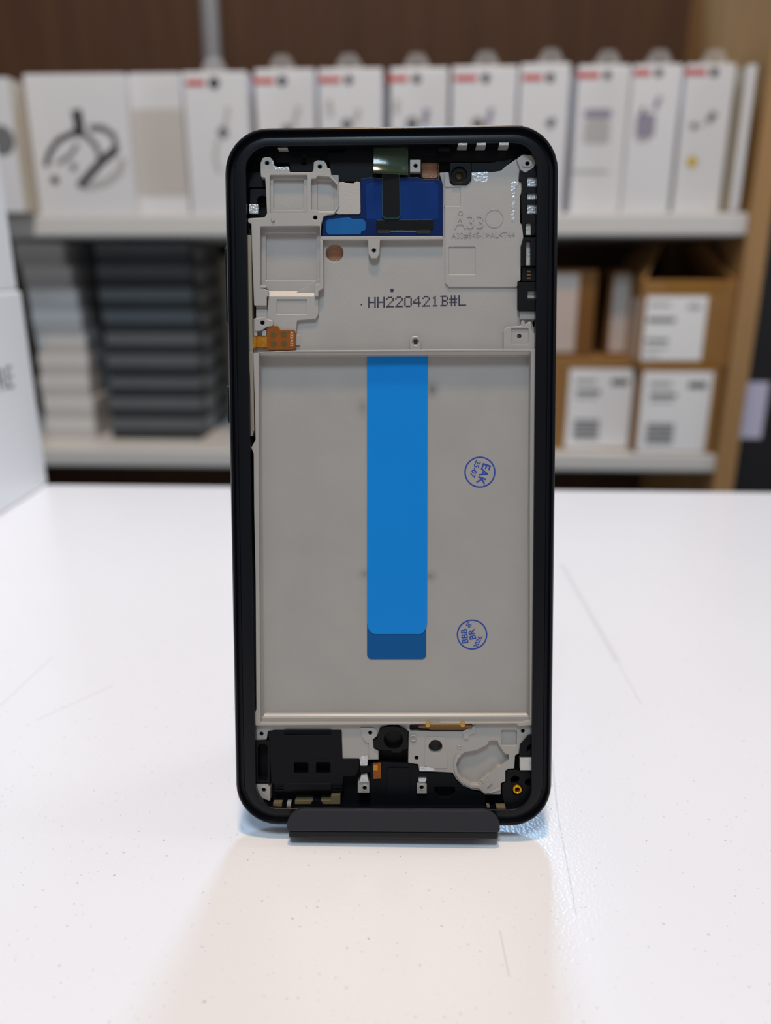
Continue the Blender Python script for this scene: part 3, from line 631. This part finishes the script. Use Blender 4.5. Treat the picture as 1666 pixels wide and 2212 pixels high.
# ------------------------------------------------------------------ COUNTER
def counter_mat():
    m = bpy.data.materials.new('white_laminate'); m.use_nodes = True; nt = m.node_tree; b = nt.nodes['Principled BSDF']
    L = nt.links.new; N = nt.nodes.new
    tc = N('ShaderNodeTexCoord')
    vo = N('ShaderNodeTexNoise'); vo.inputs['Scale'].default_value = 1000; vo.inputs['Detail'].default_value = 2; L(tc.outputs['Object'], vo.inputs['Vector'])
    r1 = N('ShaderNodeValToRGB'); r1.color_ramp.elements[0].position = 0.265; r1.color_ramp.elements[0].color = rgb('#b5b2b5')
    r1.color_ramp.elements[1].position = 0.30; r1.color_ramp.elements[1].color = rgb('#e2e2e5'); L(vo.outputs['Fac'], r1.inputs[0])
    n2 = N('ShaderNodeTexNoise'); n2.inputs['Scale'].default_value = 12; n2.inputs['Detail'].default_value = 4; L(tc.outputs['Object'], n2.inputs['Vector'])
    mr = N('ShaderNodeMapRange'); mr.inputs[3].default_value = 0.965; mr.inputs[4].default_value = 1.02; L(n2.outputs['Fac'], mr.inputs[0])
    mx = N('ShaderNodeMix'); mx.data_type = 'RGBA'; mx.blend_type = 'MULTIPLY'; mx.inputs[0].default_value = 1
    L(r1.outputs[0], mx.inputs[6]); L(mr.outputs[0], mx.inputs[7])
    col = mx.outputs[2]
    # hairline scratches: soft segments between two points of the surface
    def seg(p, q, wd, strength, col):
        A = onz(*p); B = onz(*q); d = B - A; ln = d.length; d = d/ln
        sep = N('ShaderNodeVectorMath'); sep.operation = 'SUBTRACT'; L(tc.outputs['Object'], sep.inputs[0]); sep.inputs[1].default_value = (A.x, A.y, 0)
        d1 = N('ShaderNodeVectorMath'); d1.operation = 'DOT_PRODUCT'; L(sep.outputs[0], d1.inputs[0]); d1.inputs[1].default_value = (d.x, d.y, 0)
        d2 = N('ShaderNodeVectorMath'); d2.operation = 'DOT_PRODUCT'; L(sep.outputs[0], d2.inputs[0]); d2.inputs[1].default_value = (-d.y, d.x, 0)
        ab = N('ShaderNodeMath'); ab.operation = 'ABSOLUTE'; L(d2.outputs['Value'], ab.inputs[0])
        m1 = N('ShaderNodeMapRange'); m1.inputs[1].default_value = 0; m1.inputs[2].default_value = wd; m1.inputs[3].default_value = 1; m1.inputs[4].default_value = 0; L(ab.outputs[0], m1.inputs[0])
        c2 = N('ShaderNodeMath'); c2.operation = 'COMPARE'; L(d1.outputs['Value'], c2.inputs[0]); c2.inputs[1].default_value = ln/2; c2.inputs[2].default_value = ln/2
        mu = N('ShaderNodeMath'); mu.operation = 'MULTIPLY'; L(m1.outputs[0], mu.inputs[0]); L(c2.outputs[0], mu.inputs[1])
        m3 = N('ShaderNodeMath'); m3.operation = 'MULTIPLY'; L(mu.outputs[0], m3.inputs[0]); m3.inputs[1].default_value = strength
        x = N('ShaderNodeMix'); x.data_type = 'RGBA'; L(m3.outputs[0], x.inputs[0]); L(col, x.inputs[6]); x.inputs[7].default_value = rgb('#8b898d')
        return x.outputs[2]
    for p, q, wd, st_ in (((1213, 1218), (1335, 1430), 0.0016, 0.22), ((1193, 1640), (1204, 1750), 0.0002, 0.5), ((1204, 1750), (1245, 1975), 0.0002, 0.4), ((1080, 2010), (1100, 2110), 0.0002, 0.4), ((0, 1525), (112, 1420), 0.0004, 0.3), ((78, 1556), (245, 1480), 0.0004, 0.3), ((1335, 1430), (1385, 1520), 0.0005, 0.2)):
        col = seg(p, q, wd, st_, col)
    L(col, b.inputs['Base Color'])
    b.inputs['Roughness'].default_value = 0.22; b.inputs['Specular IOR Level'].default_value = 0.45
    n3 = N('ShaderNodeTexNoise'); n3.inputs['Scale'].default_value = 1500; n3.inputs['Detail'].default_value = 0.5; L(tc.outputs['Object'], n3.inputs['Vector'])
    bp_ = N('ShaderNodeBump'); bp_.inputs['Strength'].default_value = 0.22; bp_.inputs['Distance'].default_value = 0.0002; L(n3.outputs['Fac'], bp_.inputs['Height']); L(bp_.outputs[0], b.inputs['Normal'])
    return m
ctr = empty('shop_counter', (0, 0, -0.9))
tag(ctr, 'wide white counter with a speckled glossy top carrying the phone stand', 'counter')
eL = onz(95, 1046); eR = onz(1666, 1063)
sl = (eR.y - eL.y)/(eR.x - eL.x); yat = lambda x: eL.y + sl*(x - eL.x)
s = Shape(); s.slab([[(-0.75, -0.4), (0.75, -0.4), (0.75, yat(0.75)), (-0.75, yat(-0.75))]], 0, -0.03, 0.0012)
o = s.build('counter_top', counter_mat(), None, scale=1); o.parent = ctr; o.matrix_parent_inverse = Matrix.Translation((0, 0, 0.9))
s = Shape(); s.slab([[(-0.72, -0.36), (0.72, -0.36), (0.72, yat(0.72) - 0.03), (-0.72, yat(-0.72) - 0.03)]], -0.03, -0.9)
o = s.build('counter_body', M['counter_side'], None, scale=1); o.parent = ctr; o.matrix_parent_inverse = Matrix.Translation((0, 0, 0.9))

# ------------------------------------------------------------------ boxes
def cuboid(name, m, x0, x1, y0, y1, z0, z1, parent=None, r=0.001):
    """box as bevelled mesh, coordinates relative to the parent empty if given"""
    s = Shape(); s.slab([[(x0, y0), (x1, y0), (x1, y1), (x0, y1)]], z1, z0, min(r, (z1 - z0)/4))
    return s.build(name, m, parent, scale=1)
def front_sheet(name, m, x0, x1, z0, z1, y, parent, t=0.0004, poly=None):
    """a printed or glued sheet lying on a front face at depth y"""
    s = Shape(); pl = poly or [(x0, z0), (x1, z0), (x1, z1), (x0, z1)]
    s.slab([pl], 0, t)
    bmesh.ops.rotate(s.bm, cent=(0, 0, 0), matrix=Matrix.Rotation(PI/2, 3, 'X'), verts=s.bm.verts)
    bmesh.ops.translate(s.bm, vec=(0, y - 0.0001, 0), verts=s.bm.verts)
    return s.build(name, m, parent, scale=1)
def stroke(pts, wd):
    """ribbon polygon along a polyline"""
    L_, R_ = [], []
    for i, p in enumerate(pts):
        a = Vector(pts[max(0, i-1)]); c_ = Vector(pts[min(len(pts)-1, i+1)]); d = (c_ - a).normalized(); n = Vector((-d.y, d.x))*wd/2
        L_.append(tuple(Vector(p) + n)); R_.append(tuple(Vector(p) - n))
    return L_ + R_[::-1]

# two white cartons at the left on the counter
XB = -0.2105
bx = empty('white_carton', (XB - 0.06, 0.36, 0.0002))
tag(bx, 'large white carton lettered on its side, on the counter at the left edge', 'box')
yend = 0.461
zt = at(47, 628, yend).z
cuboid('carton_body', M['paper_blue'], -0.06, 0.06, -0.19, yend - 0.36, 0, zt, bx, 0.0015)
s = Shape(); 
tz = 0.0
p_ = CP + ray(11, 821)*((XB - CP.x)/ray(11, 821).x)
add_text(s, 'RE', 0.0175, (0, 0, 0), 0, depth=0.0001)
bmesh.ops.transform(s.bm, matrix=(Matrix.Translation((XB + 0.0001 - bx.location.x, p_.y - bx.location.y, p_.z)) @ Matrix.Rotation(PI/2, 4, 'Z') @ Matrix.Rotation(PI/2, 4, 'X')), verts=s.bm.verts)
s.build('side_lettering', M['print_grey'], bx, scale=1)
b2 = empty('white_carton', (XB - 0.06, 0.33, zt + 0.0004))
tag(b2, 'plain white carton lying on top of the lettered carton at the left edge', 'box')
r2 = CP + ray(29, 560)*((XB - CP.x)/ray(29, 560).x)
cuboid('carton_body', M['paper_blue'], -0.06, 0.0596, -0.16, r2.y - 0.33, 0, at(0, 210, r2.y).z - zt, b2, 0.0015)

# ------------------------------------------------------------------ SHELF UNIT
YS = 0.93; YBK = 1.22
YAW = Matrix.Translation((0, YS, 0)) @ Matrix.Rotation(math.radians(-2.3), 4, 'Z') @ Matrix.Translation((0, -YS, 0))
YAWI = YAW.inverted(); CPY = YAWI @ CP
def at(x, y, Y):                 # the same, in the shelf unit's own slightly turned axes
    d = YAWI.to_3x3() @ ray(x, y); return CPY + d*((Y - CPY.y)/d.y)
BEFORE = {o.name for o in bpy.data.objects}
zU1, zU0 = at(833, 461, YS).z, at(833, 511, YS).z
zL1, zL0 = at(833, 976, YS).z, at(833, 1014, YS).z
xR = at(1613, 490, YS).x; xP = at(1651, 560, YS).x
xLft = -0.62; ZTOP = 0.60; ZFL = -0.9
sh = empty('shelf_unit', (0, YS, ZFL))
tag(sh, 'tall wooden shelf unit with white boards full of boxes behind the counter', 'shelf')
def rel(o, r): o.parent = r; o.matrix_parent_inverse = Matrix.Translation(-r.location); return o
for z1, z0 in ((zU1, zU0), (zL1, zL0)):
    rel(cuboid('shelf_board', M['shelf_white'], xLft, xR, YS, YBK, z0, z1, None, 0.003), sh)
rel(cuboid('side_panel', M['oak'], xR + 0.0005, xP, YS - 0.004, YBK + 0.02, ZFL, ZTOP, None, 0.001), sh)
rel(cuboid('side_panel', M['oak'], xLft - 0.03, xLft - 0.0005, YS - 0.004, YBK + 0.02, ZFL, ZTOP, None, 0.001), sh)
rel(cuboid('back_panel', M['back'], xLft, xR, YBK + 0.0005, YBK + 0.018, ZFL, ZTOP, None, 0.001), sh)
rel(cuboid('shelf_board', M['shelf_white'], xLft, xR, YS, YBK, -0.62, -0.594, None, 0.003), sh)
pA = at(452, 60, YBK - 0.03)
s = Shape(); s.tube((pA.x, YBK - 0.02), 0.0135, 0.011, ZTOP, zU1, 20)
rel(s.build('steel_upright', M['steel'], None, scale=1, smooth=False), sh)

# -- white retail boxes on the upper board
def retail(px0, px1, dy, kind, label, ptop=140, grp='white retail boxes on the upper shelf', red=None, side=None, depth=0.16, y_ref=300):
    yf = YS + 0.006 + dy
    x0, x1 = at(px0, y_ref, yf).x, at(px1, y_ref, yf).x
    z1 = at(833, ptop, yf).z; hgt = z1 - zU1 - 0.0004
    r = empty('retail_box', ((x0 + x1)/2, yf + depth/2, zU1 + 0.0003)); tag(r, label, 'box', grp)
    hw = (x1 - x0)/2 - 0.0004
    cuboid('box_body', side or M['paper'], -hw, hw, -depth/2, depth/2, 0, hgt, r, 0.0015)
    yfl = -depth/2
    if side: front_sheet('box_front', M['paper'], -hw + 0.0006, hw - 0.0006, 0.001, hgt - 0.001, yfl, r, 0.0006); yfl -= 0.0007
    fx_ = lambda px: at(px, y_ref, yf).x - r.location.x
    fz = lambda py: at(833, py, yf).z - r.location.z
    if red:
        a0, a1, b0, b1, py = red
        lg = front_sheet('logo', M['red'], fx_(a0), fx_(a1), fz(py + 5.5), fz(py - 6), yfl, r)
        front_sheet('logo_dot', M['print_dark'], 0, 0, 0, 0, yfl, lg, poly=circle(((fx_(b0) + fx_(b1))/2, fz(py)), (fx_(b1) - fx_(b0))/2*0.8, 16))
        # clear hang tab
        xc = fx_((b0 + b1)/2)
        s = Shape(); s.slab([rounded([(xc - 0.018, hgt - 0.004), (xc + 0.018, hgt - 0.004), (xc + 0.007, hgt + 0.014), (xc - 0.007, hgt + 0.014)], 0.004), circle((xc, hgt + 0.006), 0.003, 12)], 0, 0.0006)
        bmesh.ops.rotate(s.bm, cent=(0, 0, 0), matrix=Matrix.Rotation(PI/2, 3, 'X'), verts=s.bm.verts)
        bmesh.ops.translate(s.bm, vec=(0, yfl + 0.004, 0), verts=s.bm.verts)
        s.build('hang_tab', M['tab'], r, scale=1)
    def pic(m, pts=None, wd=None, blob=None, rect=None):
        if pts: pl = stroke([(fx_(x), fz(y)) for x, y in pts], wd)
        elif blob: x, y, rr = blob; pl = circle((fx_(x), fz(y)), rr, 20)
        else: pl = rounded([(fx_(rect[0]), fz(rect[3])), (fx_(rect[2]), fz(rect[3])), (fx_(rect[2]), fz(rect[1])), (fx_(rect[0]), fz(rect[1]))], 0.004)
        front_sheet('printed_picture', m, 0, 0, 0, 0, yfl, r, poly=pl)
    for k in kind: pic(**k)
    return r
PD, PG, PB, PL, PV = M['print_dark'], M['print_grey'], M['print_beige'], M['print_pale'], M['print_lilac']
retail(-100, 36, -0.03, [dict(m=PG, blob=(3, 298, 0.015))], 'white box with a grey round picture and cream side, leftmost on the upper shelf', 158, side=M['paper_cream'])
retail(66, 282, 0.0, [dict(m=PD, pts=[(92, 355), (104, 325), (126, 298), (155, 285), (172, 278)], wd=0.0055), dict(m=PD, pts=[(172, 232), (174, 262), (172, 290)], wd=0.011),
    dict(m=PG, pts=[(172, 280), (190, 292), (206, 310), (212, 338)], wd=0.006), dict(m=PG, pts=[(196, 272), (224, 272), (246, 288), (250, 312), (232, 336)], wd=0.007), dict(m=PD, pts=[(250, 318), (214, 346), (184, 376), (160, 400)], wd=0.008),
    dict(m=PG, pts=[(118, 350), (150, 330), (166, 306)], wd=0.004), dict(m=PG, blob=(152, 357, 0.004)), dict(m=PD, blob=(108, 386, 0.0045)), dict(m=PL, pts=[(170, 402), (220, 392), (252, 368), (262, 340)], wd=0.008)],
    'wide white box picturing dark looped headphones on its front', 152)
retail(289, 400, 0.012, [dict(m=PB, rect=(292, 232, 398, 420))], 'white box with a faint beige panel beside the headphones box', 152)
specs = [
 (403, 540, 0.0, (410, 450, 456, 484, 176), [dict(m=PG, blob=(483, 284, 0.006)), dict(m=PL, pts=[(497, 228), (490, 262), (486, 284)], wd=0.004), dict(m=PL, pts=[(470, 300), (462, 340), (470, 372)], wd=0.004)], 'red-logo white box nearest the box with the beige panel'),
 (556, 684, 0.016, (552, 597, 602, 626, 173), [dict(m=PL, pts=[(648, 228), (640, 252), (634, 276)], wd=0.005), dict(m=PG, blob=(620, 278, 0.005))], 'red-logo white box set back above the phone left corner'),
 (691, 827, 0.0, (692, 738, 745, 766, 172), [dict(m=PL, pts=[(712, 215), (716, 250)], wd=0.006), dict(m=PL, pts=[(776, 235), (768, 262)], wd=0.006), dict(m=PG, blob=(750, 268, 0.006))], 'red-logo white box third from the left above the phone'),
 (843, 967, 0.014, (838, 880, 888, 910, 171), [dict(m=PL, pts=[(858, 215), (856, 246)], wd=0.006), dict(m=PV, pts=[(922, 236), (916, 270)], wd=0.007), dict(m=PG, blob=(890, 268, 0.007))], 'red-logo white box fourth from the left, above the middle of the phone'),
 (974, 1113, 0.0, (980, 1026, 1034, 1056, 171), [dict(m=PV, pts=[(1060, 236), (1052, 272)], wd=0.006), dict(m=PG, blob=(1030, 268, 0.006)), dict(m=PL, pts=[(1036, 262), (1048, 280)], wd=0.005)], 'red-logo white box fifth from the left, above the phone contacts'),
 (1118, 1224, 0.004, (1124, 1164, 1170, 1192, 171), [dict(m=PG, pts=[(1194, 258), (1186, 278)], wd=0.006), dict(m=PG, pts=[(1180, 262), (1187, 276)], wd=0.004)], 'red-logo white box directly above the phone right corner'),
 (1240, 1350, 0.018, (1237, 1285, 1292, 1312, 167), [dict(m=PV, rect=(1258, 240, 1318, 258)), dict(m=PL, rect=(1260, 262, 1316, 312)), dict(m=PL, rect=(1240, 370, 1320, 376))], 'red-logo white box with a lilac grey adapter picture'),
 (1356, 1460, 0.004, (1357, 1392, 1400, 1420, 163), [dict(m=PV, rect=(1372, 250, 1412, 300)), dict(m=PV, pts=[(1418, 214), (1408, 240)], wd=0.005), dict(m=PG, pts=[(1384, 236), (1384, 256)], wd=0.004), dict(m=PL, rect=(1376, 296, 1402, 310))], 'red-logo white box between the adapter box and the yellow-dot box'),
 (1468, 1572, 0.016, (1463, 1510, 1516, 1538, 163), [dict(m=PG, pts=[(1538, 248), (1526, 268)], wd=0.007), dict(m=PG, pts=[(1494, 270), (1498, 284)], wd=0.006), dict(m=M['print_yellow'], blob=(1501, 353, 0.006)), dict(m=PL, pts=[(1510, 278), (1516, 270)], wd=0.003)], 'red-logo white box with a small yellow dot low on its front')]
for (a, b_, dy, red, kind, lab), pt in zip(specs, (150, 146, 146, 146, 144, 140, 144, 144, 144)):
    retail(a, b_, dy, kind, lab, pt, red=red)
retail(1596, 1616, -0.004, [], 'narrow white box with a beige side against the oak panel', 146, side=M['paper_cream'], depth=0.12)

# -- stacks of phone boxes on the lower board
def stack(n, edges, yf, depth, hh, make, labels, grp, cat='box'):
    z = zL1 + 0.0003
    for k in range(n):
        pyc = edges(k)
        x0, x1 = at(pyc[0], pyc[2], yf).x, at(pyc[1], pyc[2], yf).x
        r = make(k, (x0 + x1)/2, yf + depth/2 + random.uniform(-0.002, 0.002), z, (x1 - x0)/2, depth/2, hh)
        tag(r, labels[k], cat, grp); z += hh + 0.0003
hb_ = (at(833, 505, YS).z - zL1)/9.0 - 0.0005
hb_ = (zU0 - zL1 - 0.004)/9 - 0.0003
ords = ['lowest', 'second from the bottom', 'third from the bottom', 'fourth from the bottom', 'middle', 'fourth from the top', 'third from the top', 'second from the top', 'topmost']
def dark_box(k, x, y, z, hw, hd, h):
    r = empty('phone_box', (x, y, z))
    cuboid('tray', M['dark_lid'], -hw, hw, -hd, hd, 0, h*0.5, r, 0.0008)
    cuboid('lid', M['dark_tray'], -hw - 0.0006, hw + 0.0006, -hd - 0.0006, hd + 0.0006, h*0.5, h, r, 0.0008)
    s = Shape(); s.box((hw + 0.0002, -hd*0.6, h*0.25), (hw + 0.0009, -hd*0.1, h*0.8)); s.build('seal', M['dark_seal'], r, scale=1)
    return r
def dark_edges(k):
    py = 936 - k*48; sx = [0, -2, -4, -8, -12, -18, -24, -30, -33][k]
    return (243 + sx, 436 + sx*0.9, py)
stack(9, dark_edges, YS + 0.06, 0.16, hb_, dark_box, ['charcoal phone box, %s of the dark stack on the lower shelf' % t for t in ords], 'dark phone boxes stacked on the lower shelf')
def white_box(k, x, y, z, hw, hd, h):
    r = empty('phone_box', (x, y, z))
    cuboid('tray', M['white_box_low'], -hw, hw, -hd, hd, 0, h*0.48, r, 0.0008)
    cuboid('lid', M['white_box'], -hw - 0.0005, hw + 0.0005, -hd - 0.0005, hd + 0.0005, h*0.48, h, r, 0.0008)
    return r
def white_edges(k):
    py = 936 - k*48; sx = [0, -3, -12, -16, -22, -30, -38, -52, -70][k]
    return (102 + sx, 206 + sx, py)
stack(9, white_edges, YS + 0.062, 0.15, hb_, white_box, ['white phone box, %s of the pale stack on the lower shelf' % t for t in ords], 'white phone boxes stacked on the lower shelf')
yb_ = YS + 0.232
x0, x1 = at(430, 700, yb_).x, at(640, 700, yb_).x
r = empty('pale_carton', ((x0 + x1)/2, yb_ + 0.025, zL1 + 0.0003)); tag(r, 'tall cream carton behind the dark stack, mostly hidden by the phone', 'box')
cuboid('carton_body', M['paper_cream'], x0 - r.location.x, x1 - r.location.x, -0.025, 0.025, 0, zU0 - zL1 - 0.02, r)

# -- kraft cartons on the lower board at the right
def carton(name, px0, px1, py_top, z0, yf, depth, label, lab=None, bars=(), m='kraft', y_ref=None, labm='label', tape=None, grp='labelled kraft cartons on the lower shelf', ztop=None):
    y_ref = y_ref or 870
    x0, x1 = at(px0, y_ref, yf).x, at(px1, y_ref, yf).x
    z1 = ztop if ztop is not None else at((px0 + px1)/2, py_top, yf).z
    r = empty(name, ((x0 + x1)/2, yf + depth/2, z0)); tag(r, label, 'box', grp)
    hw = (x1 - x0)/2
    cuboid('carton_body', M[m], -hw, hw, -depth/2, depth/2, 0, z1 - z0, r, 0.002)
    fx_ = lambda px, py: at(px, py, yf).x - r.location.x
    fz = lambda px, py: at(px, py, yf).z - r.location.z
    if lab:
        a0, b0, a1, b1 = lab
        ym = (b0 + b1)/2
        L0, L1, Z1, Z0 = fx_(a0, ym), fx_(a1, ym), fz(a0, b0), max(fz(a0, b1), 0.002)
        lb = front_sheet('label', M[labm], L0, L1, Z0, Z1, -depth/2, r, 0.0005)
        for (u0, v0, u1, v1, mm) in bars:
            front_sheet('label_print', M[mm], L0 + (L1 - L0)*u0, L0 + (L1 - L0)*u1, Z1 + (Z0 - Z1)*v1, Z1 + (Z0 - Z1)*v0, -depth/2 - 0.0006, lb, 0.0002)
    if tape:
        for t0, t1 in tape:
            front_sheet('parcel_tape', M['parcel_tape'], -hw*0.5, hw*0.75, max(0.001, fz(px0, t1)), min(z1 - z0 - 0.001, fz(px0, t0)), -depth/2, r, 0.0003)
    r['_top'] = z1
    return r, z1
bars = [(0.1, 0.12, 0.42, 0.18, 'print_pale'), (0.12, 0.26, 0.5, 0.31, 'print_grey'), (0.12, 0.34, 0.46, 0.37, 'print_pale'), (0.66, 0.12, 0.92, 0.2, 'print_grey')] + \
       [(0.12, 0.64 + 0.055*k, 0.52, 0.675 + 0.055*k, 'print_grey') for k in range(5)]
z0 = zL1 + 0.0003
A, zA = carton('kraft_carton', 1130, 1365, 772, z0, YS + 0.022, 0.2, 'kraft carton with a large white label, standing on the lower shelf beside the phone', (1226, 797, 1363, 966), bars)
B, zB = carton('kraft_carton', 1379, 1552, 795, z0, YS + 0.004, 0.2, 'kraft carton with a large white label, standing on the lower shelf beside the oak panel', (1383, 803, 1531, 976), bars)
C, zC = carton('kraft_carton', 1383, 1582, 606, zB + 0.0003, YS + 0.006, 0.18, 'open-topped kraft carton with raised flaps, labelled and taped', (1392, 640, 1522, 778),
    [(0.04, 0.1, 0.4, 0.15, 'print_pale'), (0.04, 0.33, 0.5, 0.4, 'print_grey'), (0.04, 0.66, 0.42, 0.71, 'print_grey'), (0.04, 0.77, 0.42, 0.81, 'print_pale'), (0.04, 0.9, 0.3, 0.93, 'print_pale'), (0.68, 0.12, 0.9, 0.2, 'print_pale')], y_ref=690, tape=((610, 628), (780, 792)))
D, zD = carton('kraft_carton', 1140, 1284, 584, zA + 0.0003, YS + 0.03, 0.16, 'kraft carton with a grey-white label on the lower left carton, beside the phone', (1180, 592, 1246, 760), [(0.3, 0.08, 0.9, 0.2, 'print_pale')], m='kraft_dark', y_ref=690, labm='label_dim')
E_, zE = carton('kraft_carton', 1312, 1360, 584, zA + 0.0003, YS + 0.05, 0.14, 'slim brown carton with a pinkish label strip in the dark gap between cartons', (1322, 592, 1356, 760), [(0.2, 0.1*k + 0.05, 0.8, 0.1*k + 0.09, 'print_pale') for k in range(9)], m='kraft_dark', y_ref=690, labm='label_dim')
# raised flaps of the open carton
hwC = (at(1582, 690, YS + 0.006).x - at(1383, 690, YS + 0.006).x)/2; hC = zC - (zB + 0.0003)
s = Shape()
def flap(xa, xb, top):
    s.loft([[(xa, -0.085, hC), (xa, 0.08, hC), (xb, 0.08, hC + top), (xb, -0.02, hC + top)], [(xa + 0.003, -0.085, hC), (xa + 0.003, 0.08, hC), (xb + 0.003, 0.08, hC + top), (xb + 0.003, -0.02, hC + top)]], True, True)
flap(-hwC, -hwC + 0.035, 0.043); 
s.build('flap', M['kraft'], C, scale=1)
s = Shape(); flap(hwC - 0.003, hwC - 0.02, 0.043); s.build('flap', M['kraft'], C, scale=1)
del A['_top'], B['_top'], C['_top'], D['_top'], E_['_top']
# side label that wraps round the corner of the open carton
s = Shape(); s.box((-hwC - 0.0006, -0.0895, 0.01), (-hwC - 0.0001, -0.045, hC - 0.02)); s.build('side_label', M['label_dim'], C, scale=1)

# cupboard beyond the oak panel
cx0 = xP + 0.02
r = empty('dark_cupboard', (cx0 + 0.35, 1.15, ZFL)); tag(r, 'near-black cupboard with a pale lilac sheet, beyond the oak panel at the right edge', 'cupboard')
cuboid('cupboard_body', M['cupboard'], -0.35, 0.35, -0.12, 0.3, 0, 1.7, r, 0.002)
yc = 1.15 - 0.12
lx0, lx1 = at(1602, 888, yc).x - r.location.x, at(1652, 888, yc).x - r.location.x
lx0 = max(lx0, -0.349)
front_sheet('notice_sheet', M['lilac_sheet'], lx0, lx1, at(1620, 946, yc).z - ZFL, at(1620, 826, yc).z - ZFL, -0.12, r, 0.001)

# turn the whole shelf wall to face the camera as in the shop
bpy.context.view_layer.update()
for o in [o for o in bpy.data.objects if o.name not in BEFORE and o.parent is None]:
    o.matrix_world = YAW @ o.matrix_world
# ------------------------------------------------------------------ room
def struct(o): o['kind'] = 'structure'; return o
struct(cuboid('floor', M['floor'], -2.2, 2.2, -1.6, 1.62, ZFL - 0.05, ZFL, None, 0.001))
struct(cuboid('wall_back', M['wall'], -2.2, 2.2, 1.56, 1.62, ZFL, 1.9, None, 0.001))

# ------------------------------------------------------------------ light
def area(name, loc, target, size, power, col, shape='DISK', sy=None):
    l = bpy.data.lights.new(name, 'AREA'); l.shape = shape; l.size = size; l.energy = power; l.color = col
    if sy: l.shape = 'RECTANGLE'; l.size_y = sy
    o = bpy.data.objects.new(name, l); COL.objects.link(o); o.location = loc
    o.rotation_euler = (Vector(target) - Vector(loc)).to_track_quat('-Z', 'Y').to_euler()
    return o
T = (0, 0.15, 0.07)
area('ceiling_spot_warm', (0.0, 0.085, 1.75), T, 0.15, 16.5, (1.0, 0.66, 0.39))
area('ceiling_panel_front', (-0.1, -0.62, 1.82), T, 0.42, 19, (0.66, 0.85, 1.0))
area('ceiling_panel_rear', (0.14, 1.50, 1.28), T, 0.26, 12, (0.42, 0.68, 1.0))
area('fill_right', (1.9, 0.35, 0.95), (0, 0.3, 0.05), 0.6, 7, (0.95, 0.97, 1.0))  # low fill lamp added at the right to brighten the left cartons
wd = bpy.data.worlds.new('shop_ambient'); S.world = wd; wd.use_nodes = True
bg = wd.node_tree.nodes['Background']; bg.inputs[0].default_value = (0.96, 0.96, 1.0, 1); bg.inputs[1].default_value = 0.215

S.view_settings.view_transform = 'Standard'; S.view_settings.look = 'None'
S.view_settings.exposure = 0.0; S.view_settings.gamma = 1.0; S.view_settings.use_curve_mapping = False
